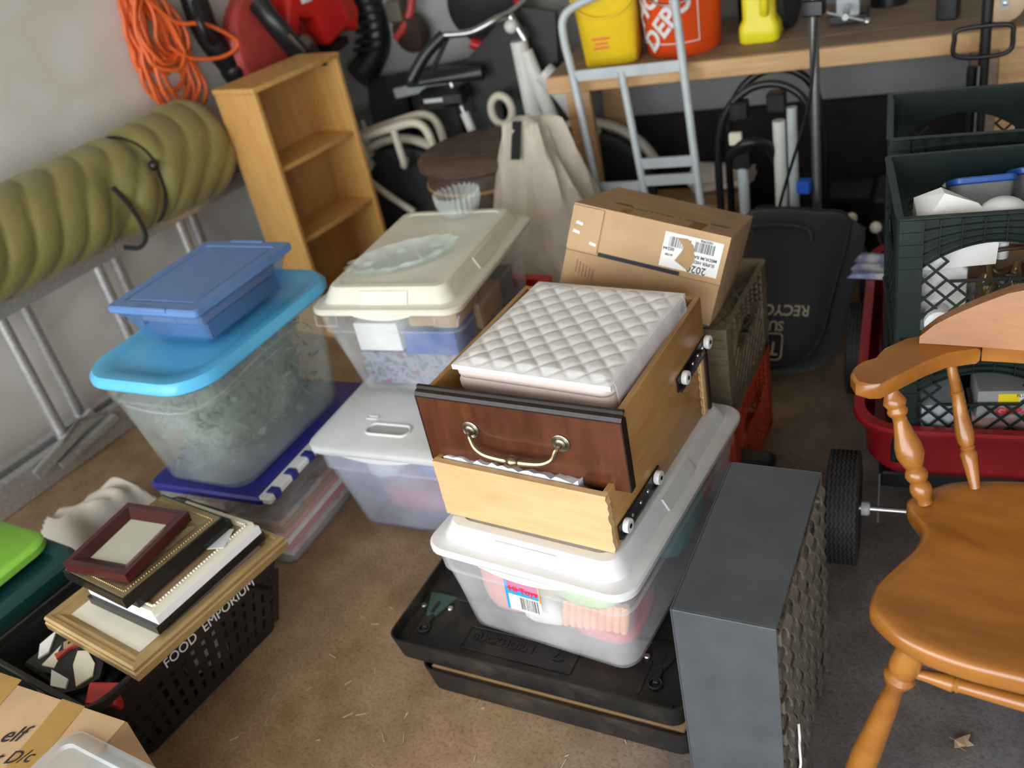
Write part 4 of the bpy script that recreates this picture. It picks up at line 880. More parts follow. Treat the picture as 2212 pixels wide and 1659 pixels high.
for a in (-1.15, .60):
    g = MB(); g.loft([[(math.sin(a+da)*(.1240+.053*z+dr), -math.cos(a+da)*(.1240+.053*z+dr), z) for da, dr in ((0, 0), (.025, 0), (.025, .0015), (0, .0015))] for z in (.045, .29)]); g.build('print_border', M['white'], ob, 60)
# lemon jug
jg = thing('jug', 'lemon yellow plastic jug with moulded handle on the workbench', 'jug', (-1.265, 3.055, ZB), 15)
g = MB(); g.loft([rr(.058, .085, .02, 0), rr(.064, .09, .024, .006), rr(.064, .09, .024, .05), rr(.052, .08, .022, .075), rr(.052, .08, .022, .26), rr(.035, .04, .02, .31), rr(.025, .025, .02, .33)]); g.build('bottle', M['lemon'], jg, 45)
g = MB(); g.tube(smooth_path([(.02, -.088, .26), (.025, -.11, .22), (.025, -.11, .13), (.02, -.086, .09)], 5), .014, 10); g.build('handle', M['lemon'], jg, 60)
g = MB(); g.lathe([(.024, 0), (.026, .004), (.026, .03), (.02, .034)], 18, (0, 0, .33)); g.build('cap', M['black'], jg)
# small tyre, clamp, caster on the bench top
def wheel(name, label, c, axis, r, wd, tm, hm, spoke=0, grp=None):
    t = thing(name, label, 'wheel', c, 0, grp); ax = V3(axis).normalized()
    g = MB(); g.lathe([(r*.72, -wd*.42), (r*.9, -wd*.5), (r*.985, -wd*.42), (r, -wd*.2), (r, wd*.2), (r*.985, wd*.42), (r*.9, wd*.5), (r*.72, wd*.42)], 36, (0, 0, 0), ax); g.build('tire', tm, t, 40)
    g = MB(); g.lathe([(.012, -wd*.46), (r*.3, -wd*.42), (r*.68, -wd*.30), (r*.73, -wd*.38), (r*.73, wd*.38), (r*.68, wd*.30), (r*.3, wd*.42), (.012, wd*.46)], 30, (0, 0, 0), ax); g.build('hub', hm, t, 40)
    return t
wheel('spare_wheel', 'small black spare wheel standing on the workbench beside the jug', onb(.735, .31, .132), (1, .1, .0), .13, .05, M['rubber'], M['black'])
cl = thing('bench_vise', 'grey cast metal vise and clamp on the workbench edge', 'vise', onb(.93, .30, .001), 15)
g = MB(); g.bev(-.06, .06, -.05, .05, 0, .03, .004); g.build('base', M['runner'], cl); g = MB(); g.bev(-.035, .035, -.09, .06, .0305, .10, .006); g.build('jaw', M['galv'], cl)
g = MB(); g.tube([(0, -.24, .065), (0, -.09, .065)], .010, 10); s_ = g.build('screw', M['steel'], cl); g = MB(); g.tube([(-.06, -.235, .085), (.06, -.235, .045)], .005, 8); g.build('handle', M['steel'], s_); 
for k in (-1, 1): g = MB(); g.sphere((k*.063, -.235, .065-k*.021), .012, 10, 6); g.build('handle_end', M['steel'], s_)
g = MB(); g.bev(-.03, .03, -.03, .03, 0, .12, .004); o = g.build('black_block', M['black'], None); o.location = onb(1.22, .18, .001); tag(o, 'black block standing on the workbench left of the wooden wheel', 'block')
cs = thing('wooden_wheel', 'round wooden caster wheel with metal bracket at the workbench edge', 'caster', onb(1.36, .055, .058), 15)
g = MB(); g.lathe([(.045, -.014), (.056, -.011), (.056, .011), (.045, .014)], 32, (0, 0, 0), (0, 1, 0)); g.build('disc', wood('pale wooden wheel', (.55, .36, .2), (.75, .56, .36), (20, 20, 20)), cs)
g = MB(); g.bev(-.011, .011, -.022, -.016, -.012, .08, .002); g.bev(-.011, .011, .016, .022, -.012, .08, .002) if False else None; g.build('bracket', M['galv'], cs)
g = MB(); g.lathe([(.007, 0), (.006, .004), (.002, .005)], 10, (0, -.0225, 0), (0, -1, 0)); g.build('bolt', M['steel'], cs)
# back of the bench: added dark jars / cans so the wall behind the buckets reads dark
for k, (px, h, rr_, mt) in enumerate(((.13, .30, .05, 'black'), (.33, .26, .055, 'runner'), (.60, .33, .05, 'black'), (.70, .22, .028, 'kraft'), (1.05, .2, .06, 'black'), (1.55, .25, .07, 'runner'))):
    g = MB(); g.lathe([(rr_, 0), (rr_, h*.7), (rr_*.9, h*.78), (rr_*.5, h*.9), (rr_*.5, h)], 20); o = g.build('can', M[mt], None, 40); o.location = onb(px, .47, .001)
    tag(o, ['black can added to darken the wall behind the yellow bucket', 'dark steel can added to darken the wall between the two buckets', 'black can added to darken the wall behind the orange bucket', 'tan bottle left of the lemon jug', 'black can added as dark backing behind the bench vise', 'dark can added as dark backing at the right of the workbench'][k], 'can', 'added backing cans at the back of the workbench')
# ------------------------------------------------------------------ hand truck leaning on the bench
hx_ = thing('hand_truck', 'silver hand truck with curved handle leaning on the workbench', 'hand truck', (0, 0, 0))
def rail(pts, r=.0135, nm='frame_rail'): g = MB(); g.tube(smooth_path(pts, 6), r, 10); return g.build(nm, M['galv'], hx_, 60)
LT, LB = Vector((-1.748, 2.628, .80)), Vector((-1.585, 2.475, .0)); RT, RB = Vector((-1.392, 2.720, .80)), Vector((-1.275, 2.560, .0))
def hp_(u, z):  # point on truck plane, u 0..1 across, z height
    f = 1-z/.8; a = LT.lerp(LB, f); b_ = RT.lerp(RB, f); return a.lerp(b_, u)
rail([hp_(0, .02), hp_(0, .25), hp_(0, .5), hp_(0, .78), hp_(0, .90)+Vector((-.005, 0, 0)), hp_(.02, .965), hp_(.16, 1.0), hp_(.5, 1.03), hp_(.84, 1.04), hp_(.98, 1.0), hp_(1, .93), hp_(1, .78), hp_(1, .5), hp_(1, .25), hp_(1, .02)])
rail([hp_(.47, .03), hp_(.47, .40), hp_(.45, .79)], .013, 'centre_rail')
for z, u0, u1 in ((.79, .02, .98), (.43, .02, .45), (.50, .48, .98), (.445, .48, .98), (.14, .02, .98)):
    p, q = hp_(u0, z), hp_(u1, z); g = MB(); g.bar(p, q, .034, .012); g.build('cross_bar', M['galv'], hx_, None)
for u in (.06, .94):
    g = MB(); c_ = hp_(u, .13)+Vector((-.045 if u > .5 else .045, .09, 0)); c_.z = .128
    g.lathe([(.06, -.02), (.115, -.025), (.127, -.012), (.127, .012), (.115, .025), (.06, .02)], 28, c_, (.97, .25, 0)); g.build('wheel', M['rubber'], hx_, 40)
g = MB(); p = hp_(.0, .008); q = hp_(1, .008); g.slab([(0, 0), (1, 0), (1, 1), (0, 1)], p+Vector((.05, -.19, 0)), q-p, Vector((-.05, .19, 0)), (0, 0, .006)); g.build('toe_plate', M['galv'], hx_, None)
# ------------------------------------------------------------------ things under the bench
ge = thing('generator', 'black tubular-framed machine with grey cylinders under the workbench', 'machine', (-1.135, 2.75, 0), 12)
g = MB(); g.tube(smooth_path([(-.15, 0, .05), (-.165, 0, .3), (-.15, 0, .58), (-.06, 0, .70), (.06, 0, .705), (.135, 0, .60), (.15, 0, .3), (.10, 0, .05)], 6, True), .013, 10, True); g.build('frame_loop', M['black'], ge, 60)
g = MB(); g.tube(smooth_path([(-.15, .16, .05), (-.165, .16, .3), (-.15, .16, .58), (-.06, .16, .70), (.06, .16, .705), (.135, .16, .60), (.15, .16, .3), (.10, .16, .05)], 6, True), .013, 10, True); g.build('frame_loop', M['black'], ge, 60)
for x, z0, z1, r_, mt in ((-.085, .16, .46, .018, 'galv'), (.035, .28, .60, .02, 'fwhite'), (.075, .25, .64, .016, 'galv')):
    g = MB(); g.tube([(x, .0, z0), (x, .0, z1)], r_, 14); g.build('cylinder', M[mt], ge, 50)
for x, z in ((-.085, .48), (-.085, .64), (.03, .66)):
    g = MB(); g.bev(x-.028, x+.028, -.02, .03, z-.03, z+.03, .006); g.build('clamp', M['black'], ge)
g = MB(); g.bev(-.06, .01, -.03, .06, .14, .30, .008); g.build('motor', M['runner'], ge)
g = MB(); g.tube(smooth_path([(-.12, -.02, .50), (-.06, -.05, .55), (.0, -.02, .53), (.02, .02, .46)], 5), .016, 10); g.build('hose', M['black'], ge, 60)
g = MB(); g.bev(-.115, -.075, -.04, -.02, .54, .58, .003); g.build('gauge', M['matcream'], ge)
g = MB(); g.bev(-.14, .12, -.04, .2, .0, .05, .006); g.build('base', M['black'], ge)
pp = thing('lawn_stake_pole', 'tall grey steel pole stand with cable in front of the workbench', 'pole', (-.950, 2.66, 0), 0)
g = MB(); g.tube([(0, 0, .0), (0, .0, 1.15)], .0135, 12); g.build('pole', metal('dull steel', (.30, .30, .30), .5), pp, 60)
g = MB(); g.tube(smooth_path([(.012, -.012, .98), (-.012, -.015, .70), (-.10, -.03, .40), (-.17, -.05, .12)], 6), .005, 8); g.tube(smooth_path([(.02, 0, 1.0), (.028, 0, .8), (.012, -.01, .66)], 5), .003, 6) if False else None; g.build('cable', M['runner'], pp, 60)
g = MB(); g.bev(-.03, .03, -.02, .02, .93, .975, .005); g.build('clamp', M['runner'], pp)
g = MB(); g.bev(-.052, -.012, -.035, .005, .415, .455, .004); g.build('blue_cap', plastic('blue cap', (.02, .10, .55), .4), pp)
g = MB(); g.lathe([(.07, 0), (.07, .012), (.03, .02), (.014, .05)], 24); g.build('base', M['black'], pp)
bk2 = thing('floor_pump', 'black floor pump with square loop handle in front of the workbench', 'pump', (-.560, 2.925, 0), 15)
g = MB(); g.tube([(0, 0, .02), (0, 0, 1.0)], .015, 12); g.build('barrel', M['black'], bk2, 60); g = MB(); g.tube([(-.028, .015, .02), (-.028, .015, .70)], .014, 12); g.build('hose', M['black'], bk2, 60)
g = MB(); g.tube([(-.013, -.02, .1), (-.013, -.02, .71)], .004, 8); g.build('rod', M['steel'], bk2)
g = MB(); g.tube(smooth_path([(-.075, -.02, .745), (-.08, -.02, .79), (-.072, -.02, .815), (0, -.02, .82), (.058, -.02, .815), (.066, -.02, .79), (.06, -.02, .745), (0, -.02, .735)], 5, True), .007, 8, True); g.build('loop_handle', M['black'], bk2, 60)
g = MB(); g.bev(-.08, .08, -.08, .08, 0, .02, .005); g.build('foot', M['black'], bk2)
for k, (x, y, w_, d_, h_, mt, lb) in enumerate(((-.75, 3.02, .26, .22, .30, 'black', 'black case under the workbench behind the pole'), (-.50, 3.14, .26, .20, .34, 'runner', 'dark metal box under the right of the workbench'), (-1.52, 2.96, .36, .20, .24, 'kraft', 'brown box under the workbench behind the hand truck'), (-.98, 3.08, .16, .16, .26, 'black', 'small black case under the workbench'))):
    t = thing('case', lb, 'case', (x, y, 0), 14, 'dark cases under the workbench'); g = MB(); g.bev(-w_/2, w_/2, -d_/2, d_/2, 0, h_, .012); g.build('body', M[mt], t); g = MB(); g.bev(-w_/2-.004, w_/2+.004, -d_/2-.004, d_/2+.004, h_*.72, h_*.76, .002); g.build('band', M['black'], t); g = MB(); g.tube([(-.05, -d_/2-.003, h_*.55), (-.05, -d_/2-.02, h_*.55), (.05, -d_/2-.02, h_*.55), (.05, -d_/2-.003, h_*.55)], .005, 8); g.build('handle', M['steel'], t)
lf = thing('mower_engine', 'black mower engine with cream knobs under the workbench', 'engine', (-.705, 2.78, 0), 10)
g = MB(); g.bev(-.10, .10, -.10, .10, .06, .20, .02); g.build('block', M['black'], lf); g = MB(); g.lathe([(.09, 0), (.10, .03), (.09, .06), (.04, .08)], 24, (0, 0, .2005)); g.build('shroud', M['rubber'], lf)
for x, z in ((-.16, .33), (-.09, .30), (.10, .42)): g = MB(); g.sphere((x, -.09, z), .018, 12, 8); g.build('knob', M['matcream'], lf, 60); g = MB(); g.tube([(x, -.088, z), (x*.7, -.05, .17)], .004, 8); g.build('stalk', M['steel'], lf)
g = MB(); g.lathe([(.05, -.02), (.06, -.015), (.06, .015), (.05, .02)], 24, (-.12, 0, .06), (1, 0, 0)); g.lathe([(.05, -.02), (.06, -.015), (.06, .015), (.05, .02)], 24, (.12, 0, .06), (1, 0, 0)) if False else None; g.build('wheel', M['rubber'], lf)
wheel('tire', 'large dark tyre leaning beyond the right end of the workbench', (-.13, 3.20, .325), (.4, -.9, .12), .31, .12, M['rubber'], M['runner'])
# ------------------------------------------------------------------ bicycle with cream rack, against the back wall
bi = thing('bicycle', 'folding bicycle with cream rear rack and black saddle against the back wall', 'bicycle', (-2.05, 2.86, 0), 15.5)
def bp(s, z, o=0): return (s, -o, z)
wz = .255
for s_ in (-.655, .14):
    g = MB(); g.lathe([(.215, -.018), (.235, -.024), (.252, -.016), (.255, 0), (.252, .016), (.235, .024), (.215, .018)], 40, (s_, 0, wz), (0, 1, 0)); g.build('tire', M['rubber'], bi, 50)
    g = MB(); g.tube([(s_+.205*math.cos(a), 0, wz+.205*math.sin(a)) for a in [2*PI*i/40 for i in range(40)]], .013, 8, True); rm = g.build('rim', M['fwhite'], bi, 60)
    for k in range(10):
        a = 2*PI*k/10; g = MB(); g.tube([(s_+.02*math.cos(a+.5), 0, wz+.02*math.sin(a+.5)), (s_+.195*math.cos(a), 0, wz+.195*math.sin(a))], .0025, 5); g.build('spoke', M['steel'], rm)
    g = MB(); g.lathe([(.022, -.05), (.026, 0), (.022, .05)], 14, (s_, 0, wz), (0, 1, 0)); g.build('hub', M['runner'], bi)
    g = MB(); g.tube([(s_+.285*math.cos(a), 0, wz+.285*math.sin(a)) for a in [math.radians(20+150*i/20) for i in range(21)]], .018, 8, flat=1.5); g.build('mudguard', M['cream'], bi, 60)
def bt_(nm, pts, r, m_): g = MB(); g.tube(smooth_path(pts, 5) if len(pts) > 2 else pts, r, 10); return g.build(nm, M[m_], bi, 60)
bt_('chain_stay', [bp(-.655, wz), bp(-.25, .27)], .012, 'cream'); bt_('seat_tube', [bp(-.25, .27), bp(-.33, .62)], .018, 'fwhite'); bt_('seat_post', [bp(-.33, .62), bp(-.36, .74)], .014, 'steel')
bt_('main_tube', [bp(-.25, .27), bp(-.10, .36), bp(-.03, .60)], .026, 'fwhite'); bt_('head_tube', [bp(-.045, .52), bp(-.055, .86)], .033, 'fwhite'); bt_('down_tube', [bp(.04, .50), bp(-.035, .82)], .027, 'fwhite'); bt_('frame_fold', [bp(.02, .74), bp(.07, .68), bp(.13, .58), bp(.17, .48)], .042, 'fwhite')
g = MB(); g.tube([( -.165+.042*math.cos(a), -.02, .62+.055*math.sin(a)) for a in [2*PI*i/20 for i in range(20)]], .016, 8, True); g.build('hinge_ring', M['cream'], bi, 60)
bt_('fork', [bp(.02, .52), bp(.09, .40), bp(.14, wz)], .015, 'fwhite'); bt_('stem', [bp(-.03, .86), bp(-.075, .955)], .015, 'steel')
bt_('handlebar', [bp(-.075, .955, 0), bp(-.10, .955, .06), bp(-.19, .93, .10), bp(-.28, .94, .14)], .013, 'steel'); bt_('handlebar', [bp(-.075, .955, 0), bp(-.05, .97, -.08), bp(-.02, 1.0, -.16)], .013, 'steel')
bt_('grip', [bp(-.28, .94, .14), bp(-.35, .89, .17), bp(-.42, .81, .20)], .022, 'black'); bt_('brake_lever', [bp(-.27, .93, .13), bp(-.33, .83, .20)], .009, 'black')
g = MB(); g.sphere((-.07, -.01, .915), .026, 12, 8); g.build('lamp', M['fwhite'], bi, 60)
g = MB(); R_ = []
for i in range(15):
    u = i/14; wv = .018+.075*(1-u)**1.3; R_.append([(-.50+.28*u, wv*math.cos(a), .765+.035*math.sin(a)*(1 if math.sin(a) > 0 else .6)-.01*u) for a in [2*PI*q/14 for q in range(14)]])
g.loft(R_); g.build('saddle', M['black'], bi, 60)
g = MB(); g.bev(-.50, -.30, -.06, .05, .655, .725, .02); g.build('saddle_bag', M['black'], bi, 40); g = MB(); g.bev(-.46, -.38, -.062, -.0605, .685, .70, .0005); g.build('reflector', M['galv'], bi)
g = MB(); g.slab([(-.32, .60), (.05, .66), (.08, .93), (-.08, .97), (-.30, .80)], (0, .06, 0), (1, 0, 0), (0, 0, 1), (0, .025, 0)); o = g.build('pannier', M['blackplas'], bi, None)
for off in (0, .10):   # cream rear rack: two hooped rails joined by posts
    bt_('rack_rail', [bp(-.80, .30, off), bp(-.86, .42, off), bp(-.855, .53, off), bp(-.78, .575, off), bp(-.60, .615, off), bp(-.50, .625, off), bp(-.455, .585, off), bp(-.44, .48, off), bp(-.42, .40, off)], .017, 'cream')
    bt_('rack_strut', [bp(-.83, .46, off), bp(-.70, .34, off), bp(-.60, .26, off)], .015, 'cream')
for s_ in (-.76, -.60):
    bt_('rack_post', [bp(s_, .58 if s_ < -.7 else .612, .10), bp(s_+.01, .47, .10), bp(s_-.02, .45, .05), bp(s_-.02, .455, 0)], .015, 'cream')
# ------------------------------------------------------------------ folded black table / panel behind the bicycle, tools on the wall
ft = thing('folding_table', 'folded black table with grey legs leaning behind the bicycle', 'table', (onwall(-.66, .22)), 15.5)
g = MB(); g.slab([(-.42, 0), (.46, 0), (.40, .76), (-.36, .70)], (0, 0, .02), (1, 0, 0), (0, .14, 1), (0, .03, 0)); g.build('top', M['blackplas'], ft, None)
for x in (-.18, .05, .24): g = MB(); g.bar((x, -.012, .06), (x+.01, .075, .66), .03, .018); g.build('leg', M['runner'], ft, None)
g = MB(); g.bar((-.22, .065, .665), (.30, .075, .72), .04, .018); g.build('brace', M['galv'], ft, None)
tr = thing('edge_trimmer', 'rusty red and brown trimmer head hanging on the back wall', 'trimmer', onwall(-.82, .06, .93), 15.5)
g = MB(); g.lathe([(.02, -.035), (.075, -.03), (.085, 0), (.075, .03), (.02, .035)], 26, (.03, 0, -.05), (.3, 1, .2)); g.build('guard', plastic('dark brown guard', (.05, .03, .022), .6), tr, 40)
g = MB(); g.tube(smooth_path([(-.03, -.03, -.06), (.03, -.03, -.01), (.07, -.02, .06), (.12, 0, .22)], 5), .018, 10); g.build('shaft', M['darkred'], tr, 60)
g = MB(); g.bev(-.04, .03, -.05, .03, .0, .09, .01); g.build('motor', plastic('dusty olive', (.10, .09, .06), .6), tr)
cr = thing('cable_reel', 'round red and black reel hanging on the back wall', 'reel', onwall(-.43, .09, .955), 15.5)
g = MB(); g.lathe([(.10, -.04), (.145, -.035), (.15, 0), (.145, .035), (.10, .04)], 34, (0, 0, 0), (0, 1, .1)); g.build('drum', M['black'], cr, 40)
g = MB(); g.tube([(.155*math.cos(a), -.03, .155*math.sin(a)) for a in [math.radians(-120+190*i/20) for i in range(21)]], .022, 10); g.build('guard', M['red'], cr, 60)
g = MB(); g.tube([(.135, -.04, -.09), (.18, -.05, -.12)], .02, 10); g.build('knob', M['red'], cr, 60)
ha = thing('wooden_hamper', 'dark wooden drum hamper behind the cream-lidded bin', 'hamper', (-2.115, 2.52, 0), 15)
g = MB(); g.lathe([(.175, 0), (.19, .02), (.21, .25), (.208, .50), (.20, .54)], 40); g.build('drum', M['wicker'], ha, 50)
g = MB(); g.lathe([(.222, .541), (.232, .548), (.232, .568), (.215, .582), (.12, .592), (.001, .596)], 40); g.build('lid', M['wicker'], ha, 40)
for z in (.20, .48): g = MB(); g.tube([(.212*math.cos(a), .212*math.sin(a), z) for a in [2*PI*i/40 for i in range(40)]], .006, 6, True); g.build('hoop', M['kraft'], ha, 60)
# cream canvas bag slumped against the hamper
g = MB(); R_ = []; seg = 56
def bagr(f, a): return ((.19+.13*f if f < .35 else .236-.275*(f-.35)**1.25)+.03*math.sin(5*a+6*f)*(.4+f)*.6+.014*math.sin(11*a-3*f)+.010*math.sin(17*a+9*f))*(1 if f > .06 else .82+f*3)
for i in range(41):
    f = i/40; cx, cy = -1.690-.09*f-.04*f*f, 2.26+.13*f+.05*f*f
    R_.append([(cx+bagr(f, 2*PI*q/seg)*math.cos(2*PI*q/seg)*1.0, cy+bagr(f, 2*PI*q/seg)*math.sin(2*PI*q/seg)*.82, .002+.70*f**1.0+.012*math.sin(4*2*PI*q/seg+5*f)*min(1, f*3)) for q in range(seg)])
g.loft(R_); cb = g.build('canvas_bag', M['canvas'], None, 70); tag(cb, 'cream canvas sack with black strap slumped beside the hamper', 'bag')
g = MB(); g.bar((-1.842, 2.405, .712), (-1.805, 2.312, .62), .004, .03, (.5, -.8, .3)); g.build('strap_tab', M['strap'], cb, None)
g = MB(); R_ = []
for i in range(13):
    f = i/12; R_.append([(-1.50+.20*f, 2.60+.05*f+(.05+.012*math.sin(6*a+4*f))*math.cos(a), .30+(.05+.01*math.sin(5*a))*math.sin(a)*(1-.3*f)) for a in [2*PI*q/24 for q in range(24)]])
g.loft(R_); o = g.build('cloth_roll', M['canvas'], None, 70); tag(o, 'grey cloth roll lying under the workbench behind the hand truck', 'cloth'); o.location = (-.03, .40, -.0); 
# red and blue tool caddy
tc = thing('tool_caddy', 'blue tool caddy with red open handle frame behind the cream-lidded bin', 'tool caddy', (-1.715, 2.00, 0), 8)
g = MB(); g.loft([rr(.13, .07, .02, 0), rr(.14, .08, .02, .02), rr(.14, .08, .02, .29)]); g.build('body', M['c_slate'], tc, 40)
g = MB(); g.loft([rr(.145, .085, .012, .2905), rr(.145, .085, .012, .33), rr(.115, .055, .008, .33), rr(.115, .055, .008, .2905)], False, False); g.build('red_frame', M['red'], tc, 30)
g = MB(); g.bev(-.11, .11, -.05, .05, .2905, .302, .003); g.build('tray', M['c_blue'], tc)
# ------------------------------------------------------------------ milk crates
def crate(name, label, loc, rz, w_, d_, h_, mat, group, solid=()):
    t = thing(name, label, 'crate', loc, rz, group)
    cp = .030
    for x in (0, w_-cp):
        for y in (0, d_-cp):
            g = MB(); sx, sy = (1 if x == 0 else -1), (1 if y == 0 else -1); ox, oy = (0 if x == 0 else w_), (0 if y == 0 else d_)
            poly = [(.004, 0), (.046, 0), (.046, .004), (.008, .004), (.004, .008), (.004, .046), (0, .046), (0, .004)]
            g.prism([(ox+sx*a, oy+sy*b_) for a, b_ in poly], .0, h_-.004); g.build('corner_post', mat, t, 30)
    g = MB(); hx, hy = w_/2, d_/2
    g.loft([rr(hx, hy, .012, h_-.006, hx, hy, 3), rr(hx+.003, hy+.003, .014, h_-.003, hx, hy, 3), rr(hx+.003, hy+.003, .014, h_, hx, hy, 3), rr(hx-.009, hy-.009, .008, h_, hx, hy, 3), rr(hx-.009, hy-.009, .008, h_-.006, hx, hy, 3)], False, False); g.build('rim', mat, t, 30)
    g = MB(); g.box(.004, w_-.004, .004, d_-.004, 0, .006); g.build('base', mat, t, None)
    g = MB(); g.loft([rr(hx, hy, .01, 0, hx, hy, 2), rr(hx, hy, .01, .028, hx, hy, 2), rr(hx-.003, hy-.003, .008, .028, hx, hy, 2), rr(hx-.003, hy-.003, .008, 0, hx, hy, 2)], False, False); g.build('base_band', mat, t, 30)
    sides = [(V3((0, 0, 0)), V3((1, 0, 0)), V3((0, 1, 0)), w_), (V3((0, d_, 0)), V3((0, -1, 0)), V3((1, 0, 0)), d_), (V3((w_, 0, 0)), V3((0, 1, 0)), V3((-1, 0, 0)), d_), (V3((w_, d_, 0)), V3((-1, 0, 0)), V3((0, -1, 0)), w_)]
    up = V3((0, 0, 1))
    for si, (o, u, n, L) in enumerate(sides):
        # upper band with an arched hand opening below its middle
        def arch(x): f = (x/L-.5)/.36; return h_*(.63 if abs(f) > 1 else .63+.17*math.cos(f*PI/2)**.8)
        xs = [.004+(L-.008)*i/24 for i in range(25)]
        g = MB(); g.slab([(x, arch(x)) for x in xs]+[(x, h_-.004) for x in reversed(xs)], o+n*.009, u, up, n*.003); pn = g.build('hand_band', mat, t, 30)
        for k in range(4):
            g = MB(); zs = [arch(x)*(1-k/3.7)+(h_-.012)*(k/3.7) for x in xs]
            g.loft([[o+u*x+n*dn+up*(z+dz) for dn, dz in ((0, -.0011), (.009, -.0011), (.009, .0011), (0, .0011))] for x, z in zip(xs, zs)]); g.build('fin', mat, pn, None)
        nv = 9
        for k in range(1, nv):
            x = L*k/nv; g = MB(); g.bar(o+u*x+up*(arch(x))+n*.005, o+u*x+up*(h_-.008)+n*.005, .008, .0022, n); g.build('rib', mat, pn, None)
        if si in solid:
            g = MB(); g.slab([(.046, .028), (L-.046, .028), (L-.046, h_*.64), (.046, h_*.64)], o+n*.002, u, up, n*.003); g.build('plain_panel', mat, t, None); continue
        # diagonal lattice
        x0, x1, z0 = .044, L-.044, .026; top = lambda x: min(arch(x)+.002, h_*.52 if abs(x/L-.5) < .22 else 9); sp = .027
        for dg in (1, -1):
            c = -.5
            while c < .8:
                pts = []; 
                for i in range(121):
                    x = x0+(x1-x0)*i/120; z = c+dg*(x-L/2)
                    if z0 <= z <= top(x): pts.append((x, z))
                    elif pts: break
                if len(pts) > 4:
                    a, b_ = pts[0], pts[-1]; off = .0035 if dg > 0 else .0045
                    g = MB(); g.bar(o+u*a[0]+up*a[1]+n*off, o+u*b_[0]+up*b_[1]+n*off, .0045, .0035, n.cross(u*1+up*dg)); g.build('lattice_bar', mat, t, None)
                c += sp*1.414
        xa, xb = L*.28, L*.72; g = MB(); g.bar(o+u*xa+up*(h_*.52)+n*.004, o+u*xb+up*(h_*.52)+n*.004, .005, .004); g.build('lattice_bar', mat, t, None)
    return t
# ------------------------------------------------------------------ crates under the cardboard box
co = crate('milk_crate', 'orange-red plastic crate on the floor under the brown crate', (-1.117, 1.618, 0), 8, .315, .36, .25, M['orangecrate'], 'milk crates')
cbk = crate('milk_crate', 'weathered brown crate with warning text under the cardboard box', (-1.117, 1.618, .2505), 8, .315, .36, .25, M['browncrate'], 'milk crates', solid=(0,))
for k, s_ in enumerate(('WARNING', 'THE USE BY', 'ANY ONE BUT', 'REGISTERED', 'OWNER', 'LIABLE TO', 'PUNISHABLE BY', 'LAW')):
    text_mesh('lettering', s_, .0115 if k else .014, M['matcream'], cbk, (.262, .0012, .145-.0155*k), (PI/2, 0, 0), .0003)
# cardboard box tilted on the crate
kp = thing('cardboard_box', 'tilted cardboard paint box with barcode label on the brown crate', 'box', (0, 0, 0))
Rm = Matrix(((.947, -.272, .174), (.199, .917, .346), (-.254, -.292, .922))).to_quaternion()
kp.rotation_euler = Rm.to_euler(); kp.location = Vector((-1.120, 1.617, .805)) - (Rm @ Vector((0, 0, .198)))
bw3, bd3, bh3 = .352, .392, .198
g = MB(); g.box(0, bw3, .004, bd3, 0, bh3); g.build('carton', M['cardb'], kp, None)
g = MB(); g.box(0, bw3, 0, .0035, .101, bh3); fu = g.build('flap', M['cardb'], kp, None)
g = MB(); g.box(0, bw3, 0, .0035, 0, .0915); g.build('flap', M['cardb2'], kp, None)
g = MB(); g.box(.0, .071, -.004, -.0005, .097, bh3-.004); g.build('flap', M['cardb'], kp, None)
g = MB(); g.box(.074, .26, .0005, .0038, .092, .1005); g.build('gap', M['ink'], kp, None)
lbx = bpy.data.objects.new('address_label', None); C.objects.link(lbx); lbx.parent = kp; lbx.location = (.275, -.0006, .143); lbx.rotation_euler = (PI/2, 0, 0); lbx['label'] = 'white barcode label, upside down'
slabp('label_paper', -.062, .066, -.038, .038, .0006, M['paper'], lbx)
x = -.05
while x < .05:
    q = random.choice([.0008, .0014, .002]); 
    if not (-.004 < x < .006): slabp('barcode_bar', x, x+q, .008, .030, .0009, M['ink'], lbx)
    x += q+random.choice([.001, .0017])
for s_, sz, x, y in (('10023906', .007, .03, .034), ('00244', .010, -.048, .003), ('MEDIUM BASE', .0095, .03, -.002), ('SUPER HIDE LAT', .0095, .022, -.013), ('2020', .022, .02, -.029), ('5/1700', .006, -.045, -.010)):
    text_mesh('lettering', s_, sz, M['ink'], lbx, (x, y, .0009), (0, 0, PI), .0002, bold=.0002)
g = MB(); g.prism([(-.03, -.02), (.004, -.036), (.012, -.01), (.004, .02), (-.012, .032), (-.034, .03), (-.016, .012), (-.02, 0)], .0010, .0018); g.build('torn_patch', M['cardb2'], lbx, None)
M['inkfade'] = plastic('faded print', (.20, .13, .075), .8, .1)
text_mesh('lettering', '4 X 1 GALLON', .026, M['inkfade'], kp, (.19, .10, bh3+.0003), (0, 0, PI), .0003, bold=.0004)
for x in (.085, .31):
    g = MB(); g.lathe([(.022, 0), (.022, .0005)], 28, (x, .12, bh3+.0002), scale=(1, .6)); g.build('stamp', M['inkfade'], kp, None)
for x0, x1, y0, y1 in ((.10, .118, 0, .07), (.255, .285, 0, .10)):
    g = MB(); g.box(x0, x1, y0, y1, bh3+.0002, bh3+.0008); g.box(x0, x1, -.0048, -.0042, bh3-.03, bh3+.0008) if False else None; g.build('tape', M['tape'], kp, None)
for x, z in ((.012, .155), (.008, .135), (.05, .115)):
    g = MB(); g.slab([(0, 0), (.016, -.003), (.017, .003), (.002, .006)], (x, -.0047, z), (1, 0, 0), (0, 0, 1), (0, .0006, 0)); g.build('torn_spot', M['paper'], kp, None)
for k in range(6): g = MB(); g.box(.03+.008*k, .0315+.008*k, -.0008, -.0002, .045-.002*k, .075-.003*k); g.build('print_line', M['inkfade'], kp, None)
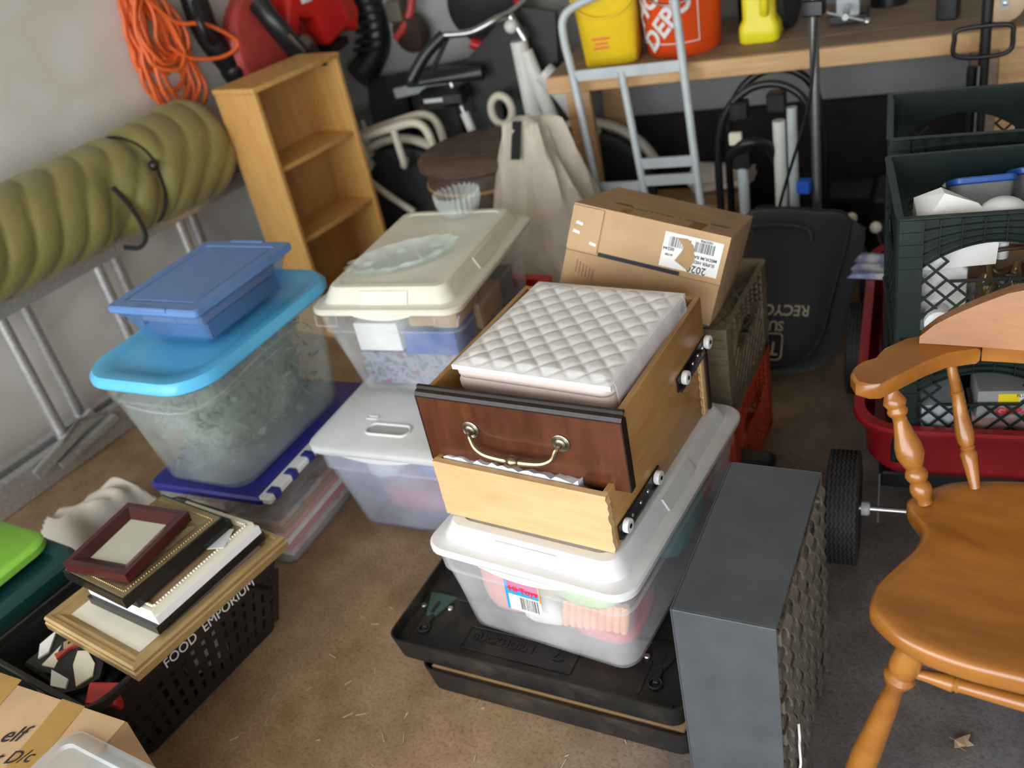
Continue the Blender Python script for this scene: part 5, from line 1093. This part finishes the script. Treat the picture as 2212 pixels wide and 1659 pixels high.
# ------------------------------------------------------------------ mower grass bag
gb = thing('grass_catcher', 'black cloth mower grass bag lying back, with upside-down tan lettering', 'grass catcher', (0, 0, 0))
yv = Vector((-.06, .32, .38)).normalized(); xv = Vector((.985, -.17, 0)); xv = (xv-yv*xv.dot(yv)).normalized(); zv = xv.cross(yv)
gb.rotation_euler = Matrix((xv, yv, zv)).transposed().to_euler(); gb.location = (-.90, 2.235, .03)
out = [(-.155, .47), (-.05, .485), (.08, .465), (.16, .445), (.165, .36), (.14, .22), (.12, .10), (.075, .03), (.0, .0), (-.08, .0), (-.14, .03), (-.165, .12), (-.172, .30)]
out = [tuple(v)[:2] for v in smooth_path([(x, y, 0) for x, y in out], 4, True)]
def ring(k, z, dy=0): return [(x*k, .235+(y-.235)*k+dy, z) for x, y in out]
g = MB(); g.loft([ring(.35, .115), ring(.65, .108), ring(.88, .09), ring(.97, .06), ring(1.0, .02), ring(1.0, -.08), ring(.94, -.10), ring(.6, -.11)]); g.build('bag', M['bagcloth'], gb, 60)
g = MB(); g.tube([(x, y, .045) for x, y, z in ring(.995, 0)], .006, 6, True); g.build('piping', M['rubber'], gb, 60)
g = MB(); g.tube(smooth_path([(-.09, .385, .106), (-.085, .41, .12), (.02, .405, .12), (.085, .385, .12), (.09, .355, .106)], 5), .007, 8); g.build('handle', M['rubber'], gb, 60)
rz_ = PI-.06
for s_, sz, x, y in (('RECYCLER', .044, .005, .160), ('SUPER', .040, -.02, .115), ('TORO', .056, -.055, .052)):
    text_mesh('lettering', s_, sz, M['baglet'], gb, (x, y, .1145), (0, 0, rz_), .0008, bold=.0006)
g = MB(); fr = rr(.090, .038, .014, .1150, -.055, .051); g.tube(fr, .0028, 6, True); g.build('logo_frame', M['baglet'], gb, 60)
# ------------------------------------------------------------------ red wagon
wg = thing('toy_wagon', 'red steel pull wagon loaded with dark green crates', 'wagon', (-.510, 1.603, 0), 14.5)
ww, wd = .43, .92; cx, cy = ww/2, wd/2
g = MB(); g.loft([rr(cx-.07, cy-.07, .05, .192, cx, cy, 7), rr(cx-.042, cy-.042, .07, .200, cx, cy, 7), rr(cx-.027, cy-.027, .08, .225, cx, cy, 7), rr(cx-.020, cy-.020, .085, .325, cx, cy, 7), rr(cx-.004, cy-.004, .10, .338, cx, cy, 7), rr(cx, cy, .10, .334, cx, cy, 7), rr(cx+.001, cy+.001, .10, .326, cx, cy, 7), rr(cx-.001, cy-.001, .10, .342, cx, cy, 7) , rr(cx-.022, cy-.022, .085, .340, cx, cy, 7), rr(cx-.027, cy-.027, .08, .262, cx, cy, 7), rr(cx-.040, cy-.040, .065, .239, cx, cy, 7)]); g.build('body', M['wagon'], wg, 50)
def wagon_wheel(x, y, inner):
    g = MB(); r, wdt = .127, .066
    g.lathe([(.075, -wdt*.40), (.10, -wdt*.52), (.116, -wdt*.50), (.1225, -wdt*.42), (.1225, wdt*.42), (.116, wdt*.50), (.10, wdt*.52), (.075, wdt*.40)], 48, (x, y, r), (1, 0, 0)); ti = g.build('tire', M['rubber'], wg, 40)
    for k in range(7):
        g = MB(); n_ = 90; u0 = -wdt*.40+wdt*.80*k/6
        R_ = []
        for i in range(n_):
            a = 2*PI*i/n_; z = .0016*(1 if i % 2 else -1)
            R_.append([(x+u0+z+du, y+rad*math.cos(a), r+rad*math.sin(a)) for du, rad in ((-.0032, .1220), (-.0026, .1268), (.0026, .1268), (.0032, .1220))])
        R_.append(R_[0]); g.loft(R_, False, False); g.build('tread_rib', M['rubber'], ti, None)
    g = MB(); g.lathe([(.012, -wdt*.3), (.06, -wdt*.34), (.078, -wdt*.42), (.078, wdt*.42), (.06, wdt*.34), (.012, wdt*.3)], 32, (x, y, r), (1, 0, 0)); g.build('hub', M['white'], wg, 40)
    g = MB(); g.lathe([(.016, 0), (.016, .014), (.012, .018)], 16, (x+(.036 if inner > 0 else -.036), y, r), (inner, 0, 0)); g.build('axle_cap', M['galv'], wg)
for x, inn in ((-.014, 1), (ww+.014, -1)):
    for y in (.0, .68): wagon_wheel(x, y, inn)
for y in (.0, .68):
    g = MB(); g.tube([(-.03, y, .127), (ww+.03, y, .127)], .007, 10); g.build('axle', M['steel'], wg, 60)
    for x in (.055, ww-.055):
        g = MB(); g.slab([(-.03, .105), (.03, .105), (.05, .191), (-.02, .191)] if y > .3 else [(-.02, .105), (.02, .105), (.10, .191), (.045, .191)], (x, y, 0), (0, 1, 0), (0, 0, 1), (.004, 0, 0)); g.build('bracket', M['black'], wg, None)
g = MB(); g.bev(.06, ww-.06, -.02+.07, .03+.07, .15, .1915, .004); g.build('bolster', M['black'], wg)
# crates in the wagon
def wloc(x, y, z): a = math.radians(14.5); return (-.510+x*math.cos(a)-y*math.sin(a), 1.603+x*math.sin(a)+y*math.cos(a), z)
G_ = 'dark green milk crates in the wagon'
cr_lf = crate('milk_crate', 'dark green crate at the front of the wagon, lower of its stack', (-.440, 1.646, .2400), 19.5, .33, .33, .28, M['greencrate'], G_)
cr_uf = crate('milk_crate', 'dark green crate with jars and bulbs, upper front one in the wagon', (-.440, 1.646, .5205), 19.5, .33, .33, .28, M['greencrate'], G_)
cr_lb = crate('milk_crate', 'dark green crate at the back of the wagon, lower of its stack', wloc(.050, .455, .2400), 15.5, .33, .33, .28, M['greencrate'], G_, solid=(0, 3))
cr_ub = crate('milk_crate', 'empty-looking dark green crate at the back of the wagon, upper of its stack', wloc(.050, .455, .5205), 15.5, .33, .33, .28, M['greencrate'], G_)
text_mesh('lettering', 'urcity, N.', .016, M['white'], cr_lf, (.215, -.001, .262), (PI/2, 0, 0), .0003)
def incrate(o, root, loc, rot=(0, 0, 0)):
    o.matrix_world = Matrix.Translation(root.location) @ Matrix.Rotation(root.rotation_euler.z, 4, 'Z') @ Matrix.Translation(loc) @ Matrix.Rotation(rot[2], 4, 'Z') @ Matrix.Rotation(rot[1], 4, 'Y') @ Matrix.Rotation(rot[0], 4, 'X'); return o
# paper packet
g = MB(); g.loft([[(-.075, -.05, 0), (.085, -.05, 0), (.085, .05, 0), (-.075, .05, 0)], [(-.08, -.055, .08), (.09, -.05, .07), (.08, .05, .065), (-.07, .055, .10)], [(-.02, -.01, .128), (.05, -.015, .105), (.045, .012, .10), (-.02, .02, .128)]]); incrate(tag(g.build('paper_packet', M['paper'], None, None), 'folded white paper packet standing in the front green crate', 'packet'), cr_uf, (.100, .075, .163), (.0, .0, .1)).scale = (.82, 1, 1.05)
g = MB(); g.bev(-.085, .02, -.055, .055, 0, .155, .01); incrate(tag(g.build('white_carton', M['paper'], None, 30), 'white carton under the paper packet in the front green crate', 'carton'), cr_uf, (.11, .085, .0075))
# lidded tubs
def tubp(root, loc, label, rz=0):
    t = thing('food_container', label, 'container', (0, 0, 0), 0, 'blue-lidded food containers'); incrate(t, root, loc, (-.42, 0, rz)); k_ = .85 if loc[0] < .2 else .62; t.scale = (k_, k_, .95)
    g = MB(); g.loft([rr(.048, .048, .018, 0), rr(.05, .05, .018, .004), rr(.063, .063, .02, .085), rr(.060, .060, .018, .085), rr(.047, .047, .016, .007)]); g.build('tub', M['frost'], t, 40)
    g = MB(); g.loft([rr(.064, .064, .02, .084), rr(.068, .068, .021, .087), rr(.068, .068, .021, .096), rr(.062, .062, .019, .099), rr(.058, .058, .017, .094)]); g.build('lid', M['cobalt'], t, 40)
M['cobalt'] = plastic('cobalt lid plastic', (.03, .14, .55), .25, .06)
tubp(cr_uf, (.175, .225, .158), 'clear food container with blue lid in the left of the front green crate', .05); tubp(cr_uf, (.262, .170, .160), 'clear food container with blue lid nearest the frame edge in the front green crate', .15) if False else tubp(cr_uf, (.283, .262, .158), 'clear food container with blue lid, right one in the front green crate', .2)
g = MB(); g.bev(.13, .32, .17, .32, .0075, .15, .006); o = g.build('white_carton', M['cardb2'], None, 30); incrate(tag(o, 'brown carton under the blue-lidded container in the front green crate', 'carton'), cr_uf, (0, 0, 0))
g = MB(); g.bev(.215, .32, .012, .16, .0075, .16, .006); o = g.build('white_carton', M['white'], None, 30); incrate(tag(o, 'white carton at the right of the front green crate', 'carton'), cr_uf, (0, 0, 0)) if False else bpy.data.objects.remove(o)
g = MB(); g.sphere((0, 0, 0), .047, 24, 14, (1, 1, .9)); g.lathe([(.014, -.075), (.016, -.04), (.02, -.03)], 14); incrate(tag(g.build('light_bulb', M['white'], None, 60), 'white round bulb at the front rim of the front green crate', 'bulb'), cr_uf, (.185, .058, .240))
g = MB(); g.tube([(.03*math.cos(a)*(1-.0*a), .03*math.sin(a), .004*a/2) for a in [2*PI*i/14 for i in range(50)]], .011, 8); incrate(tag(g.build('white_cord', M['white'], None, 60), 'white coiled cord at the right of the front green crate', 'cord'), cr_uf, (.275, .06, .245))
M['browncord'] = plastic('brown cord', (.06, .025, .012), .4, .1)
g = MB(); rnd = random.Random(4); g.tube(smooth_path([(.055*math.cos(a)+rnd.uniform(-.01, .01), rnd.uniform(-.012, .02), .028*math.sin(a)+rnd.uniform(-.006, .006)) for a in [2*PI*i/9 for i in range(46)]], 4), .0042, 7); incrate(tag(g.build('brown_cord', M['browncord'], None, 60), 'brown electrical cord bundled behind the hand hole of the front green crate', 'cord'), cr_uf, (.205, .045, .165))
g = MB(); g.bev(.145, .315, .012, .14, .0075, .072, .004); sb_ = tag(incrate(g.build('paper_bundle', M['paper'], None, 30), cr_uf, (0, 0, 0)), 'white wrapped bundle with printed words at the bottom of the front green crate', 'bundle'); text_mesh('lettering', 'MADE IN CHINA', .013, M['ink'], sb_, (.20, .0112, .055), (PI/2, 0, 0), .0003)
M['amber'] = plastic('amber glass', (.10, .06, .02), .1, .3)
for k, (x, y) in enumerate(((.165, .045), (.215, .05), (.265, .045))):
    g = MB(); g.lathe([(.018, 0), (.02, .004), (.02, .05), (.008, .07), (.008, .085)], 16); incrate(tag(g.build('bottle', M['amber'], None, 40), ['amber bottle nearest the left in the front green crate', 'amber bottle in the middle of the front green crate', 'amber bottle on the right in the front green crate'][k], 'bottle', 'amber bottles in the front green crate'), cr_uf, (x, y, .075), (0, 0, 0))
g = MB(); g.lathe([(.025, 0), (.026, .004), (.026, .05), (.02, .055)], 24); incrate(tag(g.build('pill_bottle', M['white'], None, 40), 'white round plug poking through the lattice of the front green crate', 'bottle'), cr_uf, (.078, .040, .062), (PI/2, 0, 0))
# lower crate: nail boxes
def nailbox(root, loc, w_, d_, h_, mat, label, rz=0):
    t = thing('nail_box', label, 'box', (0, 0, 0), 0, 'nail boxes in the lower front crate'); incrate(t, root, loc, (0, 0, rz)); g = MB(); g.bev(-w_/2, w_/2, 0, d_, 0, h_, .002); g.build('carton', mat, t, 30); return t
M['boxgrey'] = plastic('grey carton', (.30, .30, .29), .6, .05); M['ylabel'] = plastic('yellow label', (.85, .65, .02), .5, .02)
nb = nailbox(cr_lf, (.235, .012, .105), .15, .10, .065, M['boxgrey'], 'grey nail box with red brand print and yellow barcode label')
text_mesh('lettering', 'GRIP-RITE', .022, M['redprint'], nb, (.008, -.0012, .018), (PI/2, 0, 0), .0004, bold=.0008)
g = MB(); g.box(-.038, .05, -.0012, -.0002, .034, .060); lab = g.build('price_label', M['ylabel'], nb, None); g = MB(); g.box(.0, .05, -.0018, -.0013, .034, .060); g.build('label_paper', M['paper'], lab, None)
x = .006
while x < .044: q = random.choice([.0009, .0014]); g = MB(); g.box(x, x+q, -.0024, -.0019, .037, .050); g.build('barcode_bar', M['ink'], lab, None); x += q+.0012
text_mesh('lettering', 'FLUTED', .010, M['ink'], lab, (.012, -.0024, .056), (PI/2, 0, 0), .0002)
nb2 = nailbox(cr_lf, (.235, .012, .0075), .17, .10, .045, M['paper'], 'white and red box of finishing nails at the bottom of the lower front crate')
g = MB(); g.box(-.085, .085, -.0008, -.0001, .002, .014); g.build('red_band', M['redprint'], nb2, None); text_mesh('lettering', 'FINISH', .018, M['ink'], nb2, (.005, -.0012, .024), (PI/2, 0, 0), .0003, bold=.0005)
nailbox(cr_lf, (.10, .012, .0075), .085, .12, .13, plastic('pale blue grey carton', (.45, .50, .55), .6), 'pale blue-grey carton behind the lattice at the left of the lower front crate')
nailbox(cr_lf, (.235, .02, .054), .16, .11, .050, M['c_decor2'], 'patterned box between the nail boxes in the lower front crate')
# white and blue packet on the wagon
g = MB(); rnd = random.Random(8); R_ = []
for i in range(9): R_.append([(-.07+.14*i/8, -.05+.01*math.sin(i*1.7), .0), (-.07+.14*i/8, .05+.01*math.cos(i*2.1), 0), (-.07+.14*i/8, .045, .012+.006*math.sin(i*2.3)), (-.07+.14*i/8, -.045, .012+.006*math.cos(i*1.9))])
g.loft(R_); o = g.build('plastic_packet', blotch('white and blue print', [(.75, .76, .8), (.75, .76, .8), (.05, .12, .5), (.75, .76, .8)], 18, .35), None, 60); o.location = (-.680, 2.335, .3425); o.rotation_euler = (0, 0, 1.7); tag(o, 'crumpled white and blue plastic packet on the wagon rim', 'packet')
# ------------------------------------------------------------------ maple armchair
ch = thing('wooden_armchair', 'honey maple captain chair with turned spindles at the right edge', 'chair', (-.075, 1.21, 0), 4)
half = [(-.024, -.2168), (-.0894, -.2183), (-.137, -.213), (-.1765, -.2022), (-.2055, -.1861), (-.2329, -.1621), (-.2414, -.1405), (-.2397, -.1025), (-.2209, -.0477), (-.2033, .0032), (-.203, .0503), (-.2355, .1017), (-.2330, .128), (-.2095, .158), (-.1786, .184), (-.137, .202), (-.073, .2186), (-.02, .222)]
so = half+[(-x, y) for x, y in reversed(half)]
so = [tuple(v)[:2] for v in smooth_path([(x, y, 0) for x, y in so], 4, True)]
def sr(k, z): return [(x-math.copysign(k, x)*min(1, abs(x)/.1), y-math.copysign(k, y)*min(1, abs(y)/.1), z) for x, y in so]
g = MB(); rows = [sr(.010, .400), sr(.003, .404), sr(0, .411), sr(0, .430), sr(.003, .437), sr(.009, .440)]
g.loft(rows, True, False)
last = sr(.009, .440); prev = last   # shallow dished top
for f, dz in ((.93, -.0010), (.80, -.0035), (.55, -.007), (.25, -.008)):
    g.loft([prev, [(x*f, y*f, .440+dz) for x, y, z in last]], False, f == .25); prev = [(x*f, y*f, .440+dz) for x, y, z in last]
bmesh.ops.remove_doubles(g.bm, verts=g.bm.verts, dist=.0002); g.build('seat', M['maple'], ch, 50)
def turned(name, p0, p1, prof, par=ch, seg=20):
    p0, p1 = V3(p0), V3(p1); d = p1-p0; g = MB(); g.lathe([(r, t_*d.length) for t_, r in prof], seg, p0, d); return g.build(name, M['maple'], par, 50)
POST = [(0, .012), (.05, .0125), (.09, .017), (.13, .0185), (.17, .0165), (.19, .0135), (.21, .0165), (.25, .0195), (.29, .0165), (.31, .0135), (.34, .0175), (.42, .0235), (.50, .0225), (.60, .0165), (.70, .0120), (.745, .0118), (.76, .0155), (.79, .0175), (.815, .0150), (.825, .0155), (.86, .0195), (.90, .0165), (.95, .0115), (1, .0145)]
SPIN = [(0, .0085), (.20, .0125), (.27, .0145), (.30, .0105), (.315, .0125), (.33, .0105), (.36, .0140), (.42, .0155), (.55, .0125), (.72, .0095), (.735, .0125), (.75, .0095), (.9, .0088), (1, .0085)]
LEG = [(0, .014), (.05, .012), (.09, .0175), (.115, .0175), (.128, .0120), (.14, .0195), (.16, .020), (.19, .0225), (.30, .0235), (.45, .0205), (.62, .0175), (.765, .0140), (.785, .0215), (.81, .0240), (.828, .0175), (.845, .0215), (.885, .0235), (.94, .0215), (1, .016)]
STR = [(0, .007), (.10, .0095), (.16, .0125), (.19, .0140), (.20, .011), (.21, .0135), (.22, .011), (.35, .0125), (.5, .0135), (.65, .0125), (.78, .011), (.79, .0135), (.80, .011), (.81, .014), (.84, .0125), (.90, .0095), (1, .007)]
arm_o = [(-.2507, .2992), (-.278, .280), (-.307, .239), (-.3146, .2025), (-.333, .1857), (-.341, .165), (-.340, .145), (-.3254, .121), (-.305, .117), (-.289, .1225), (-.262, .1647), (-.2354, .207), (-.2054, .245), (-.170, .2655)]
for s_ in (1, -1):
    turned('arm_post', (-.208*s_, .110, .438), (-.281*s_, .165, .632), POST)
    turned('spindle', (-.140*s_, .174, .438), (-.206*s_, .272, .632), SPIN); turned('spindle', (-.047*s_, .195, .438), (-.062*s_, .300, .634), SPIN)
    turned('leg', (-.262*s_, -.190, .0), (-.170*s_, -.172, .404), LEG); turned('leg', (-.215*s_, .250, .0), (-.150*s_, .150, .404), LEG)
    turned('stretcher', (-.225*s_, -.181, .16), (-.190*s_, .205, .16), STR)
    g = MB(); ol = [(x*s_, y) for x, y in arm_o]+[(-.160*s_, .270), (-.160*s_, .305), (-.20*s_, .307)]
    def ar(k, z): 
        c_ = Vector((-.26*s_, .20)); return [(x+(c_.x-x)*k, y+(c_.y-y)*k, z) for x, y in ol]
    g.loft([ar(.05, .630), ar(0, .635), ar(0, .655), ar(.05, .660)]); g.build('arm', M['maple'], ch, 40)
g = MB(); n_ = 24; R_ = []
for i in range(n_+1):
    u = -1+2*i/n_; x = .255*u; y = .292-.012*u*u-.0; hh = .012+.088*min(1, max(0, (1-abs(u))/.55))**.75; R_.append([(x, y-.016+.02*(hh/.1), .6605+hh) , (x, y+.012+.02*(hh/.1), .6605+hh), (x, y+.016, .6605), (x, y-.016, .6605)])
g.loft(R_); g.build('crest', M['maple'], ch, 50)
g = MB(); R_ = []
for i in range(13):
    u = -1+2*i/12; x = .158*u; y = .292+.010*(1-u*u); R_.append([(x, y-.018, .632), (x, y+.018, .632), (x, y+.018, .660), (x, y-.018, .660)])
g.loft(R_); g.build('back_rail', M['maple'], ch, 50)
turned('stretcher', (-.185, -.176, .345), (.185, -.176, .345), STR); turned('stretcher', (-.205, .015, .16), (.205, .015, .16), STR)
# dry leaf on the floor
g = MB(); R_ = []
pts = [(0, .020), (.008, .010), (.020, .010), (.012, 0), (.018, -.010), (.006, -.008), (0, -.020), (-.006, -.008), (-.016, -.010), (-.012, .002), (-.018, .010), (-.007, .010)]
g.loft([[(x, y, .002+.25*abs(x)+.004*math.sin(9*y*100)) for x, y in pts], [(x, y, .0032+.25*abs(x)+.004*math.sin(9*y*100)) for x, y in pts]]); o = g.build('dry_leaf', M['leaf'], None, None); o.location = (-.182, 1.19, .003); o.rotation_euler = (0, 0, .6); tag(o, 'curled dry brown leaf on the floor under the chair', 'leaf')

# fine litter on the concrete: straw bits and lint
M['straw'] = plastic('straw litter', (.52, .42, .27), .8, .2)
g = MB(); rnd = random.Random(12)
for k in range(70):
    x, y = rnd.uniform(-1.5, -.05), rnd.uniform(.45, 1.05); a = rnd.uniform(0, 6.3); L = rnd.uniform(.003, .012); d = Vector((math.cos(a), math.sin(a), 0))*L; p = Vector((x, y, .0012))
    g.bar(p-d, p+d, .0012, .0016)
o = g.build('floor_litter', M['straw'], None, None); tag(o, 'scattered straw bits and lint on the concrete floor', 'litter'); o['kind'] = 'stuff'
